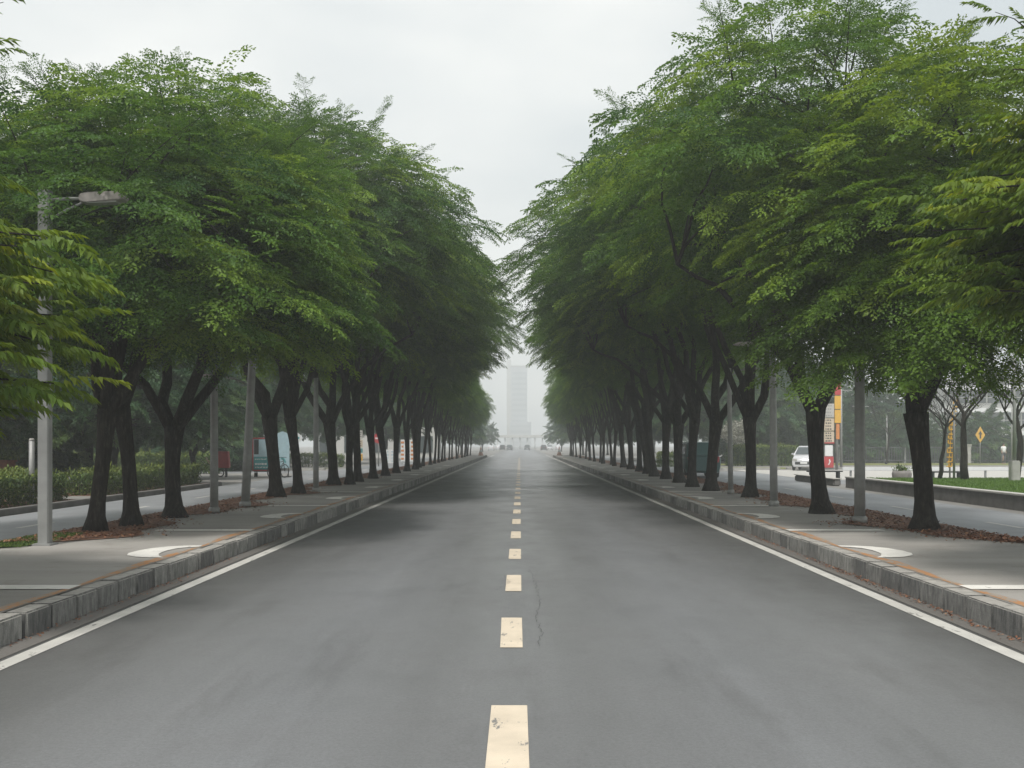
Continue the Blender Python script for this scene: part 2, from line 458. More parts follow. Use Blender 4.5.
def pavement(s):
    b = bmesh.new()
    xi, xo = s * 4.40, s * 7.55
    ys = np.linspace(-5, END, 134)
    prev = None
    for yy in ys:
        row = [b.verts.new((x, yy, WALK_Z)) for x in np.linspace(xi, xo, 8)] + [b.verts.new((xo, yy, -0.01))]
        if prev:
            for k in range(8): b.faces.new((prev[k], prev[k + 1], row[k + 1], row[k]))
        prev = row
    b.faces.new([b.verts.new(v) for v in ((xi, END, -.01), (xi, END, WALK_Z), (xo, END, WALK_Z), (xo, END, -.01))])
    bmesh.ops.recalc_face_normals(b, faces=b.faces)
    me = bpy.data.meshes.new('pavement'); b.to_mesh(me); b.free()
    tag(link('pavement', me, 'walk'), kind='structure')

def kerb(s, seed):
    rng = random.Random(seed)
    b = bmesh.new(); tints = []
    y = 3.0
    while y < END:
        ln = rng.uniform(0.48, 0.60)
        w = 0.2; h = WALK_Z + rng.uniform(-0.004, 0.008)
        x0 = s * 4.2 + rng.uniform(-0.008, 0.008)
        n0 = len(b.faces)
        r = bmesh.ops.create_cube(b, size=1.0)
        mt = Matrix.Translation((x0 + s * w / 2, y + ln / 2, (h - 0.05) / 2)) @ Matrix.Rotation(rng.uniform(-.018, .018), 4, 'Z') @ Matrix.Rotation(rng.uniform(-.02, .02), 4, 'Y') @ Matrix.Diagonal((w, ln - rng.uniform(0.015, 0.035), h + 0.05, 1))
        bmesh.ops.transform(b, matrix=mt, verts=r['verts'])
        if y < 60:
            es = list({e for v in r['verts'] for e in v.link_edges})
            bmesh.ops.bevel(b, geom=es, offset=rng.uniform(0.01, 0.02), segments=2, affect='EDGES')
        tv = rng.random()
        b.faces.ensure_lookup_table()
        tints += [tv] * (len(b.faces) - n0)
        y += ln
    # mortar bed behind the joints
    bmesh.ops.recalc_face_normals(b, faces=b.faces)
    me = bpy.data.meshes.new('kerb'); b.to_mesh(me); b.free()
    t = np.ones((len(me.polygons), 4), np.float32)
    if len(tints) == len(me.polygons): t[:, 0] = t[:, 1] = t[:, 2] = np.array(tints)
    a = me.attributes.new('tint', 'FLOAT_COLOR', 'FACE'); a.data.foreach_set('color', t.ravel())
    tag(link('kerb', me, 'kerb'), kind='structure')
    m = MB().box((s * 4.345, (3 + END) / 2, 0.095), (0.13, END - 3.1, 0.19))
    tag(m.build('kerb_bed', 'dark'), kind='structure')

for s in (-1, 1):
    pavement(s); kerb(s, 5 + s)
    # worn orange stripe beside the kerb
    rng = random.Random(9 + s)
    ys = np.linspace(4, 46, 120)
    inner = [s * (4.415 + 0.012 * rng.random()) for _ in ys]
    outer = [s * (4.415 + max(0.02, (0.10 + 0.05 * math.sin(yy * 1.7) + 0.03 * rng.random()) * (1 - max(0, yy - 22) / 24))) for yy in ys]
    poly_sheet('pavement_edge_stripe', [[(inner[k], ys[k]), (outer[k], ys[k]), (outer[k + 1], ys[k + 1]), (inner[k + 1], ys[k + 1])] for k in range(len(ys) - 1)], WALK_Z + 0.004, 'rust')

def crack(pts, w, seed):
    r = random.Random(seed); lp = []
    fine = []
    for (x0, y0), (x1, y1) in zip(pts, pts[1:]):
        n = max(2, int(math.hypot(x1 - x0, y1 - y0) / 0.06))
        for k in range(n): fine.append((x0 + (x1 - x0) * k / n + r.gauss(0, .012), y0 + (y1 - y0) * k / n))
    fine.append(pts[-1])
    ws = [w * r.uniform(.25, 1.2) for _ in fine]; ws[0] = ws[-1] = 0.0006
    for k in range(len(fine) - 1):
        (x0, y0), (x1, y1) = fine[k], fine[k + 1]
        lp.append([(x0 - ws[k], y0), (x0 + ws[k], y0), (x1 + ws[k + 1], y1), (x1 - ws[k + 1], y1)])
    return lp
cr = crack([(0.14, 8.1), (0.20, 8.7), (0.14, 9.4), (0.21, 10.4), (0.19, 11.6), (0.13, 13.1)], .0022, 1) + crack([(-.28, 11.2), (-.12, 11.9), (-.20, 12.6)], .0016, 3)
poly_sheet('road_crack', cr, 0.0095, 'gutter_dark')

def bay_marks(s):
    """white bars across the pavement and the hook-shaped marks between them"""
    lp = []
    for k in range(9):
        y = 9.95 + 6.6 * k
        lp.append([(s * 4.42, y - 0.15), (s * 6.0, y - 0.14), (s * 6.0, y + 0.13), (s * 4.42, y + 0.14)])
        y0 = y - 9.95
        hook = [(4.45, 14.02), (4.7, 13.99), (4.89, 13.88), (5.03, 13.65), (5.10, 13.35), (5.11, 13.05), (5.03, 12.8), (4.85, 12.62), (4.65, 12.55), (4.47, 12.54),
                (4.60, 12.74), (4.68, 12.95), (4.71, 13.15), (4.72, 13.40), (4.67, 13.66), (4.56, 13.80), (4.45, 13.86)]
        lp.append([(s * x, yy + y0) for x, yy in hook])
    lp = [[(x, yy) for x, yy in l] for l in lp]
    poly_sheet('pavement_marking', lp, WALK_Z + 0.0085, 'paint_walk')
bay_marks(-1); bay_marks(1)

# tree pits: bare soil with a wavy edge, strewn with dry leaves
BED_Z = WALK_Z + 0.012
def bed_inner(s, y):
    w = 6.35 + 0.35 * math.sin(y * 0.95 + (0.4 if s > 0 else 2.0)) + 0.22 * math.sin(y * 2.3 + 1.1)
    if y > 30: w += 0.25 - 0.1
    return w
for s in (-1, 1):
    y0 = 14.2 if s > 0 else 13.9
    lp = []
    ys = np.arange(y0, END - 1, 0.25)
    def wi(y):
        w = bed_inner(s, y)
        e = (y - y0) / 1.6
        if e < 1: w = 7.5 - (7.5 - w) * math.sqrt(max(0, e))
        return min(w, 7.5)
    for a, b2 in zip(ys, ys[1:]):
        lp.append([(s * wi(a), a), (s * 7.52, a), (s * 7.52, b2), (s * wi(b2), b2)])
    poly_sheet('soil_bed', lp, BED_Z, 'soil')
poly_sheet('moss_patch', [[(-7.52, 13.6), (-7.2, 13.55), (-6.85, 14.0), (-6.75, 14.7), (-6.95, 15.3), (-7.25, 15.6), (-7.52, 15.9)]], BED_Z + 0.006, 'moss')

def scatter(name, n, fx, size, m, seed, flat=0.3):
    """n small folded leaves, fx(rng) -> (x, y, z)"""
    rng = np.random.default_rng(seed); pr = random.Random(seed)
    P = np.array([fx(pr) for _ in range(n)])
    V, Q, T = place_leaves(P, rng, size, flat)
    return tag(link(name, np_mesh(name, V, Q, T), m), kind='stuff')

def place_leaves(P, rng, size, flat):
    n = len(P)
    a = rng.uniform(0, 2 * np.pi, n)
    u = np.stack([np.cos(a), np.sin(a), rng.normal(0, flat, n)], 1)
    v = np.stack([-np.sin(a), np.cos(a), rng.normal(0, flat, n)], 1)
    L_ = (size * rng.uniform(0.6, 1.3, n))[:, None]; Wd = L_ * 0.3
    lift = np.zeros((n, 3)); lift[:, 2] = size * 0.12
    p0 = P; p1 = P + u * L_ * 0.45 + v * Wd + lift; p2 = P + u * L_; p3 = P + u * L_ * 0.45 - v * Wd + lift
    V = np.stack([p0, p1, p2, p3], 1).reshape(-1, 3)
    return V, np.arange(4 * n).reshape(-1, 4), np.stack([rng.random(n), rng.random(n), np.zeros(n)], 1)

def lit(s):
    def f(r):
        y = 14.3 + 46 * r.random() ** 1.8
        w = bed_inner(s, y)
        e = (y - 14.3) / 1.6
        if e < 1: w = 7.5 - (7.5 - w) * math.sqrt(max(0, e))
        x = r.uniform(w - 0.06, 7.5)
        if r.random() < 0.10: x = w - abs(r.gauss(0, 0.25))
        return (s * x, y, WALK_Z + 0.018 + 0.01 * r.random())
    return f
scatter('leaf_litter', 9000, lit(1), 0.055, 'litter', 3)
scatter('leaf_litter', 7000, lit(-1), 0.055, 'litter', 4)
def gut(s):
    def f(r):
        y = r.choice((9.5, 11, 12.2, 13.4, 17, 7.4)) + r.gauss(0, 0.9)
        return (s * (4.18 - abs(r.gauss(0, 0.05))), max(3, y), 0.01 + 0.012 * r.random())
    return f
scatter('gutter_litter', 900, gut(1), 0.03, 'litter', 5)
scatter('gutter_litter', 350, gut(-1), 0.03, 'litter', 6)

# ------------------------------------------------------------------ leaves and trees
def spray_template(rng, leaf=0.12, nt=8, per=7, droop=0.35):
    """a flat drooping spray, one unit long along +x: base points, directions and sizes of its leaves"""
    P, D, Sz, Tt = [], [], [], []
    def zf(x): return 0.10 * x - droop * x * x
    for k in range(nt):
        t = 0.12 + 0.83 * k / nt
        sgn = 1 if k % 2 else -1
        ang = R(52 - 14 * t) * sgn
        ln = 0.46 * (1 - 0.62 * t) * rng.uniform(0.85, 1.15)
        for j in range(per):
            f = (j + 0.6) / per
            x = t + math.cos(ang) * ln * f; y = math.sin(ang) * ln * f
            z = zf(min(x, 1.1)) - 0.16 * ln * f * f
            la = ang + R(48) * (1 if j % 2 else -1) * rng.uniform(0.7, 1.2)
            P.append((x, y, z)); D.append((math.cos(la), math.sin(la), -0.30 + rng.normal(0, 0.28))); Sz.append(leaf * rng.uniform(0.75, 1.25)); Tt.append(x)
    for j in range(7):
        x = 0.78 + 0.035 * j
        la = R(40) * (1 if j % 2 else -1) * (1 - j / 9)
        P.append((x, 0, zf(x))); D.append((math.cos(la), math.sin(la), -0.35)); Sz.append(leaf * rng.uniform(0.8, 1.2)); Tt.append(x)
    return np.array(P), np.array(D), np.array(Sz), np.array(Tt)

def frond_template(rng, pairs=14):
    """pinnate leaf: leaflets hanging either side of an arching rachis"""
    P, D, Sz, Tt = [], [], [], []
    for k in range(pairs):
        t = 0.16 + 0.82 * k / (pairs - 1)
        z = 0.22 * t - 0.42 * t * t
        for sgn in (-1, 1):
            a = R(62 - 30 * t) * sgn
            P.append((t, 0, z)); D.append((math.cos(a), math.sin(a), -0.55 - 0.35 * rng.random()))
            Sz.append(0.27 * (1 - 0.5 * abs(t - 0.4)) * rng.uniform(0.9, 1.1)); Tt.append(t)
    P.append((1, 0, -0.2)); D.append((1, 0, -.7)); Sz.append(0.2); Tt.append(1)
    return np.array(P), np.array(D), np.array(Sz), np.array(Tt)

def leaves_mesh(name, org, dirs, upv, scl, tintv, temps, rng, width=0.42, young=0.25, fold=0.18):
    """put a random template at every (org, dir); returns one mesh of folded leaf quads"""
    n = len(org)
    Vs, Ts = [], []
    which = rng.integers(0, len(temps), n)
    for ti, (P, D, Sz, Tt) in enumerate(temps):
        ix = np.where(which == ti)[0]
        if not len(ix): continue
        X = dirs[ix]; X = X / np.linalg.norm(X, axis=1, keepdims=True)
        U = upv[ix]; Y = np.cross(U, X); Y /= np.linalg.norm(Y, axis=1, keepdims=True) + 1e-9
        Z = np.cross(X, Y)
        B = np.stack([X, Y, Z], 1)                       # rows are axes
        pts = np.einsum('mk,nkj->nmj', P, B) * scl[ix][:, None, None] + org[ix][:, None, :]
        dn = D / np.linalg.norm(D, axis=1, keepdims=True)
        d = np.einsum('mk,nkj->nmj', dn, B) + rng.normal(0, 0.16, (len(ix), len(P), 3))
        d /= np.linalg.norm(d, axis=2, keepdims=True)
        zz = Z[:, None, :] + rng.normal(0, 0.35, d.shape)
        sd = np.cross(zz, d); sd /= np.linalg.norm(sd, axis=2, keepdims=True) + 1e-9
        nn = np.cross(d, sd)
        ln = (Sz[None, :] * scl[ix][:, None])[..., None] * rng.uniform(0.8, 1.2, d.shape[:2])[..., None]
        wd = ln * width * 0.5
        p0 = pts; p2 = pts + d * ln - nn * ln * 0.10
        p1 = pts + d * ln * 0.42 + sd * wd + nn * ln * fold
        p3 = pts + d * ln * 0.42 - sd * wd + nn * ln * fold
        V = np.stack([p0, p1, p2, p3], 2).reshape(-1, 3)
        Vs.append(V)
        r = np.broadcast_to(tintv[ix][:, None], d.shape[:2]).ravel()
        g = rng.random(r.shape)
        b = np.clip((np.broadcast_to(Tt[None, :], d.shape[:2]).ravel() - 0.6) * 1.6, 0, 1) * young * rng.random(r.shape)
        Ts.append(np.stack([r, g, b], 1))
    V = np.concatenate(Vs); T = np.concatenate(Ts)
    return np_mesh(name, V, np.arange(len(V)).reshape(-1, 4), T)

def branch_curve(a, b, rng, sag=0.0, n=7, wob=0.06):
    a, b = np.array(a, float), np.array(b, float)
    ln = np.linalg.norm(b - a)
    pts = []
    w = rng.normal(0, wob * ln, 3)
    for i in range(n):
        t = i / (n - 1)
        p = a + (b - a) * t
        p = p + w * math.sin(math.pi * t)
        p[2] += sag * ln * math.sin(math.pi * t)
        if 0 < i < n - 1: p = p + rng.normal(0, 0.012 * ln, 3)
        pts.append(p)
    return pts

TEMPS = None
def tree_meshes(seed, H=10.2, fork=2.5, rx=5.0, ry=4.0, ox=0.9, zlow=3.8, trunk_r=0.138, npad=54, per=48, leaf=0.088, shoots=30,
                spray=(0.55, 0.95), lean=0.0, mat_leaf='leaf', limbs=5, padr=1.18, ucut=-0.62, arch=0.0, spread=False):
    rng = np.random.default_rng(seed)
    temps = [spray_template(rng, leaf) for _ in range(5)]
    zc = zlow + (H - zlow) * 0.42
    ru, rd = H - zc, zc - zlow
    pads = []
    ga = math.pi * (3 - math.sqrt(5))
    for i in range(npad):
        u = 1 - 2 * (i + 0.5) / npad
        if u < ucut: continue
        a = i * ga + rng.normal(0, 0.2)
        h = math.sqrt(1 - u * u)
        k = rng.uniform(0.76, 1.03) * (1 + 0.10 * math.sin(3 * a + seed) + 0.06 * math.sin(7 * a + 2 * seed))
        pads.append((ox + rx * h * math.cos(a) * k, ry * h * math.sin(a) * k, zc + u * (ru if u > 0 else rd) * k))
    for i in range(npad // 9):
        a = rng.uniform(0, 2 * math.pi); k = rng.uniform(0.3, 0.62); u = rng.uniform(-0.3, 0.8); h = math.sqrt(1 - u * u)
        pads.append((ox + rx * h * math.cos(a) * k, ry * h * math.sin(a) * k, zc + u * (ru if u > 0 else rd) * k))
    pads = np.array(pads)
    pads[:, 2] += arch * np.maximum(0, pads[:, 0] - 0.4) * np.clip((H - pads[:, 2]) / (H - zlow), 0, 1)
    # trunk and limbs
    b = MB()
    tp = []
    tr = []
    lx, ly = lean, rng.normal(0, 0.12)
    for i in range(9):
        t = i / 8
        tp.append((lx * t + 0.06 * math.sin(2.4 * t + seed), ly * t + 0.05 * math.sin(3 * t + 2 * seed), fork * t))
        tr.append(trunk_r * (1.8 - 0.8 * min(1, t / 0.16) ** 0.6 if t < 0.16 else 1.0 - 0.08 * math.sin(math.pi * t) + 0.25 * max(0, t - 0.7) / 0.3))
    tp[0] = (tp[0][0], tp[0][1], -0.06)
    b.tube(tp, tr, 14)
    top = np.array(tp[-1])
    ends = []
    a0 = rng.uniform(0, 2 * math.pi)
    for k in range(limbs):
        a = a0 + 2 * math.pi * k / limbs + rng.normal(0, 0.25)
        rr = rng.uniform(0.42, 0.66)
        e = np.array([ox + rx * rr * math.cos(a), ry * rr * math.sin(a), zc + ru * rng.uniform(0.0, 0.45)])
        if spread:
            rr = rng.uniform(0.62, 0.85)
            e = np.array([ox + rx * rr * math.cos(a), ry * rr * math.sin(a), zlow + (H - zlow) * rng.uniform(0.12, 0.4)])
        st = top + np.array([0.05 * math.cos(a), 0.05 * math.sin(a), -0.18 * rng.random()])
        pts = branch_curve(st, e, rng, sag=0.10, n=9, wob=0.05)
        r0 = trunk_r * rng.uniform(0.55, 0.78) * (1.2 if spread else 1)
        b.tube(pts, [r0 * (1 - 0.78 * i / 8) + 0.008 for i in range(9)], 9)
        ends.append((pts, r0))
    allp = np.array([p for pts, _ in ends for p in pts[3:]])
    for pc in pads:
        dd = np.linalg.norm(allp - pc, axis=1) + 0.6 * np.maximum(0, allp[:, 2] - pc[2])
        j = int(np.argmin(dd))
        pts = branch_curve(allp[j], pc + np.array([0, 0, -0.15]), rng, sag=0.08, n=5, wob=0.07)
        r0 = 0.035 + 0.012 * rng.random()
        b.tube(pts, [r0 * (1 - 0.75 * i / 4) for i in range(5)], 5, cap=False)
    # foliage
    O, Dn, U, Sc, Ti = [], [], [], [], []
    for pc in pads:
        rel = pc - np.array([ox * 0.6, 0, zc - 0.8]); out = rel / (np.linalg.norm(rel) + 1e-6)
        oh = np.array([rel[0], rel[1], 0]); oh /= np.linalg.norm(oh) + 1e-6
        pr = padr * rng.uniform(0.75, 1.25)
        ptint = np.clip(rng.normal(0.5, 0.36), 0, 1)
        for _ in range(per):
            a = rng.uniform(0, 2 * math.pi); rr = math.sqrt(rng.random())
            off = np.array([math.cos(a) * rr, math.sin(a) * rr, 0])
            pos = pc + off * pr * np.array([1, 1, 0]) + np.array([0, 0, pr * (0.46 * (1 - rr * rr) - 0.12 * rr + rng.normal(0, 0.06))])
            d = oh * 0.45 + off * 0.9 + rng.normal(0, 0.2, 3); d[2] = 0.32 - 0.85 * rr + 0.5 * max(0, out[2] - 0.45) + rng.normal(0, 0.15)
            O.append(pos); Dn.append(d); U.append(np.array([0, 0, 1.0]) + rng.normal(0, 0.22, 3) + 0.35 * out)
            Sc.append(rng.uniform(*spray)); Ti.append(np.clip(ptint + rng.normal(0, 0.16), 0, 1))
    # upright leafy shoots along the top and the sides
    for k in range(shoots):
        a = rng.uniform(0, 2 * math.pi); u = rng.uniform(0.25, 0.98); h = math.sqrt(1 - u * u)
        st = np.array([ox + rx * h * math.cos(a) * 0.88, ry * h * math.sin(a) * 0.88, zc + ru * u * 0.88])
        d = np.array([h * math.cos(a) * 0.75 + rng.normal(0, 0.25), h * math.sin(a) * 0.75 + rng.normal(0, 0.25), 0.55 + 0.5 * u]); d /= np.linalg.norm(d)
        ln = rng.uniform(1.1, 2.1)
        pts = [st + d * ln * t + np.array([d[0], d[1], -0.6]) * 0.22 * ln * t * t for t in np.linspace(0, 1, 7)]
        b.tube(pts, [0.018 * (1 - 0.8 * i / 6) for i in range(7)], 4, cap=False)
        for i in range(22):
            t = 0.05 + 0.95 * i / 21
            p = pts[min(6, int(t * 6))] * (1 - (t * 6) % 1) + pts[min(6, int(t * 6) + 1)] * ((t * 6) % 1)
            sd = np.cross(d, [0, 0, 1]); sd /= np.linalg.norm(sd) + 1e-6
            dd = d * (0.5 + 0.5 * t) + sd * (0.8 if i % 2 else -0.8) * (1.15 - 0.8 * t) + rng.normal(0, 0.25, 3)
            O.append(p); Dn.append(dd); U.append(np.array([0, 0, 1.0]) + rng.normal(0, 0.3, 3))
            Sc.append(rng.uniform(0.40, 0.66) * (1.2 - 0.62 * t)); Ti.append(np.clip(rng.normal(0.5, 0.2), 0, 1))
    cm = leaves_mesh('crown', np.array(O), np.array(Dn), np.array(U), np.array(Sc), np.array(Ti), temps, rng, width=0.52, young=0.6)
    cm.materials.append(M[mat_leaf])
    t = b.build('trunk', 'bark')
    tm = t.data
    bpy.data.objects.remove(t)
    return tm, cm

def tree(name, tm, cm, loc, rz, sc, label, cat='tree', group=None):
    o = empty(name, loc, rz, label, cat, group)
    o.scale = sc if hasattr(sc, '__len__') else (sc, sc, sc)
    link('trunk', tm, None, o); link('crown', cm, None, o)
    return o

ORD = ['first', 'second', 'third', 'fourth', 'fifth', 'sixth', 'seventh', 'eighth', 'ninth', 'tenth', 'eleventh', 'twelfth', 'thirteenth', 'fourteenth', 'fifteenth', 'sixteenth', 'seventeenth', 'eighteenth', 'nineteenth', 'twentieth']
VAR = [tree_meshes(11, H=10.6, fork=2.5, rx=3.3, ry=3.2, ox=0.5, limbs=4, arch=0.55),
       tree_meshes(23, H=10.9, fork=2.3, rx=3.5, ry=3.3, ox=0.6, limbs=5, arch=0.55),
       tree_meshes(37, H=10.2, fork=2.6, rx=3.2, ry=3.3, ox=0.4, limbs=4, lean=0.15, arch=0.55),
       tree_meshes(51, H=11.2, fork=2.4, rx=3.4, ry=3.2, ox=0.7, limbs=5, lean=-0.1, arch=0.55)]
NEAR_L = tree_meshes(61, H=8.5, fork=2.55, rx=3.2, ry=3.2, ox=0.0, zlow=3.2, limbs=4, shoots=26, per=60, trunk_r=0.13)
NEAR_R = tree_meshes(73, H=8.6, fork=2.35, rx=1.75, ry=2.2, ox=-0.25, zlow=2.55, limbs=4, shoots=20, mat_leaf='leaf_light', trunk_r=0.165, ucut=-0.8, npad=58, per=60)
FORK = tree_meshes(83, H=10.2, fork=2.3, rx=3.3, ry=3.2, ox=0.5, zlow=4.3, limbs=4, trunk_r=0.165, arch=0.3, spread=True)
NEAR_A = tree_meshes(67, H=8.2, fork=2.5, rx=1.9, ry=3.3, ox=1.5, zlow=3.0, limbs=4, shoots=26, npad=44, per=60, trunk_r=0.13)

LEFT = [(-6.9, 16.4), (-6.8, 17.5), (-6.75, 19.6), (-6.65, 27.0), (-6.4, 28.7), (-6.55, 34.8), (-6.0, 35.4), (-6.2, 38.0), (-6.1, 41.3), (-6.1, 45.0), (-6.0, 49.0), (-5.95, 52.4), (-5.9, 56.0)]
RIGHT = [(6.65, 16.6), (6.25, 20.7), (6.15, 27.0), (5.9, 30.6), (5.8, 33.4), (5.95, 37.0), (6.0, 41.0), (5.9, 44.0), (6.05, 48.0), (6.2, 52.5), (6.2, 56.5)]
rr = random.Random(77)
for row in (LEFT, RIGHT):
    y = row[-1][1]
    x = row[-1][0]
    while y < 124:
        y += rr.uniform(3.7, 4.9)
        row.append((math.copysign(5.85 + rr.uniform(-0.15, 0.2), x), y))

DESC = ['thick dark trunk forking low', 'slim dark trunk', 'dark trunk with a wide fork', 'dark trunk leaning slightly']
for s, row, side in ((-1, LEFT, 'hedge-side pavement'), (1, RIGHT, 'lawn-side pavement')):
    for i, (x, y) in enumerate(row):
        rz = 0.0 if s < 0 else math.pi
        rz += rr.uniform(-0.5, 0.5)
        sc = rr.uniform(0.93, 1.05)
        if y > 60: sc *= 1 - 0.22 * min(1, (y - 60) / 35)
        tm, cm = VAR[rr.randrange(4)]
        grp = 'street trees lining the ' + side
        if s < 0 and i < 3:
            tm, cm = NEAR_L; sc = ((0.95, 1, 0.80), (0.95, 1, 0.82), (0.95, 1, 0.88))[i]; rz = (math.pi / 2, 2.4, 4.4)[i]; tm, cm = (NEAR_A, NEAR_L, FORK)[i]; sc = sc if i < 2 else (0.95, 0.95, 0.77)
            label = ('leaning rough-barked street tree beside the square grey lamp post', 'slim street tree between the lamp-post tree and the big forked tree', 'dark forked street tree with a stout limb crossing the second lamp post')[i]
        elif s > 0 and i == 0:
            tm, cm = NEAR_R; sc = (1.0, 1.0, 0.83); rz = math.pi
            label = 'light green drooping street tree on a reddish leaf bed, nearest lawn-side trunk'
        elif s > 0 and i == 1:
            tm, cm = FORK; sc = (1.08, 1.0, 0.94); rz = math.pi + 0.9
            label = 'stout black trunk street tree hiding part of the white car'
        elif i < 18:
            if i in (3, 5): tm, cm = FORK; sc = (1.05, 1, 0.95)
            label = 'street tree with dark trunk, %s along the %s' % (ORD[i], side)
        else:
            label = 'hazy street tree in the misty far end of the %s row' % side.split('-')[0]
        if tm not in (NEAR_A[0], NEAR_L[0], NEAR_R[0], FORK[0]):
            wide = (1.13 if s > 0 else 1.03) * (1.08 if 36 < y < 51 else (0.68 if y > 64 else (0.96 if y > 51 else 1)))
            x = x * (1.05 if y > 60 else 1)
            sc = (sc * wide, sc * (1.0 if y < 52 else 0.85), sc * (0.93 if s < 0 else 0.97) * (0.98 if s > 0 and y < 25 else 1))
        tree('street_tree', tm, cm, (x, y, WALK_Z), rz, sc, label, 'tree', grp).rotation_euler = (rr.uniform(-.035, .035), rr.uniform(-.045, .045), rz)

# the two pale trees with hanging pinnate leaves, nearest the camera
def fern_tree(seed, H, zlow, rx, ry, ox, fork, nb=420, per=10, topw=0.9, topshoot=()):
    rng = np.random.default_rng(seed)
    temps = [frond_template(rng) for _ in range(4)]
    b = MB()
    tp = [(0.03 * math.sin(3 * t), 0.04 * math.sin(2 * t + 1), fork * t - 0.06) for t in np.linspace(0, 1, 8)]
    b.tube(tp, [0.2 if i == 0 else 0.15 - 0.03 * i / 7 for i in range(8)], 12)
    zc = zlow + (H - zlow) * 0.45
    O, Dn, U, Sc, Ti = [], [], [], [], []
    ga = math.pi * (3 - math.sqrt(5))
    for i in range(nb):
        u = 1 - 2 * (i + 0.5) / nb
        if u < -0.95: continue
        a = i * ga + rng.normal(0, 0.25); h = math.sqrt(1 - u * u) * (topw if u > 0.12 else 1.05); k = rng.uniform(0.72, 1.05) * (1 if i % 4 else 0.65)
        e = np.array([ox + rx * h * math.cos(a) * k, ry * h * math.sin(a) * k, zc + u * (H - zc if u > 0 else zc - zlow) * k])
        st = np.array([ox * 0.5 * h, 0, max(fork * 0.8, min(H - 0.8, e[2] - 0.3 - 0.5 * rng.random()))]) + rng.normal(0, 0.1, 3)
        pts = branch_curve(st, e, rng, sag=0.10, n=6, wob=0.05)
        b.tube(pts, [0.04 * (1 - 0.85 * j / 5) for j in range(6)], 5, cap=False)
        od = pts[-1] - pts[-3]; od /= np.linalg.norm(od)
        tt = np.clip(rng.normal(0.5, 0.25), 0, 1)
        for q in range(per):
            f = 0.45 + 0.55 * q / (per - 1)
            p = pts[0] + (e - pts[0]) * f
            j = f * 5; j0 = int(min(4, j)); p = pts[j0] * (1 - (j - j0)) + pts[j0 + 1] * (j - j0)
            sd = np.cross(od, [0, 0, 1.0]); sd /= np.linalg.norm(sd) + 1e-6
            d = od * (0.8 if q < per - 1 else 1.2) + sd * ((1 if q % 2 else -1) * 0.8 * (1 if q < per - 1 else 0)) + rng.normal(0, 0.15, 3)
            d[2] = d[2] * 0.5 + 0.12 + rng.normal(0, 0.1)
            O.append(p); Dn.append(d); U.append(np.array([0, 0, 1.0]) + rng.normal(0, 0.15, 3)); Sc.append(rng.uniform(0.42, 0.68)); Ti.append(np.clip(tt + rng.normal(0, 0.15), 0, 1))
    for (p0, p1) in topshoot:
        p0 = np.array(p0, float); p1 = np.array(p1, float)
        pts = branch_curve(p0, p1, rng, sag=0.12, n=6, wob=0.02)
        b.tube(pts, [0.014 * (1 - 0.8 * j / 5) for j in range(6)], 5, cap=False)
        for q in range(6):
            d = (p1 - p0) / np.linalg.norm(p1 - p0) + rng.normal(0, 0.2, 3)
            O.append(pts[q]); Dn.append(d); U.append(np.array([0, 0, 1.0])); Sc.append(rng.uniform(0.3, 0.5)); Ti.append(0.4)
    cm = leaves_mesh('crown', np.array(O), np.array(Dn), np.array(U), np.array(Sc), np.array(Ti), temps, rng, width=0.29, young=0.5, fold=0.1)
    cm.materials.append(M['leaf_fern'])
    t = b.build('trunk', 'bark'); tm = t.data; bpy.data.objects.remove(t)
    return tm, cm
tm, cm = fern_tree(5, 5.3, 1.12, 2.95, 2.5, 0.0, 1.9, topw=0.68, topshoot=(((1.3, 0.2, 4.6), (2.35, 0.3, 5.45)), ((1.0, 0, 4.3), (2.3, 0.1, 4.9))))
tree('pinnate_tree', tm, cm, (-7.05, 8.8, WALK_Z), 0, 1, 'yellow-green tree with long hanging leaflets, crown covering the square lamp post', 'tree')
tm, cm = fern_tree(8, 5.5, 2.35, 2.95, 2.6, 0.0, 2.4, topshoot=(((-1.6, 0, 4.7), (-2.5, 0.2, 5.75)), ((-1.5, 0.4, 5.0), (-2.45, 0.6, 5.3))))
tree('pinnate_tree', tm, cm, (7.25, 9.8, WALK_Z), 0, 1, 'yellow-green tree with hanging leaflets in front of the drooping light green tree', 'tree')

# ------------------------------------------------------------------ background trees
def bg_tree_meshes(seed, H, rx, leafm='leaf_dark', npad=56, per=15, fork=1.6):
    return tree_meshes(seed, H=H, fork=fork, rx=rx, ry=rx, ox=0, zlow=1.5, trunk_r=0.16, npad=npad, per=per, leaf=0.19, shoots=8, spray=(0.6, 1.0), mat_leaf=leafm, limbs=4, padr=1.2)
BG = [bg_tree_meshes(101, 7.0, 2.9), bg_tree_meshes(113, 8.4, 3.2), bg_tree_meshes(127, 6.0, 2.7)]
BGL = [bg_tree_meshes(131, 6.4, 2.8, 'leaf')]
rb = random.Random(5)
def bgt(x, y, v, sc, label, group='trees beyond the side roads', src=BG):
    tm, cm = src[v % len(src)]
    tree('bushy_tree', tm, cm, (x, y, -0.03), rb.uniform(0, 6.28), sc * rb.uniform(0.94, 1.06), label, 'tree', group)
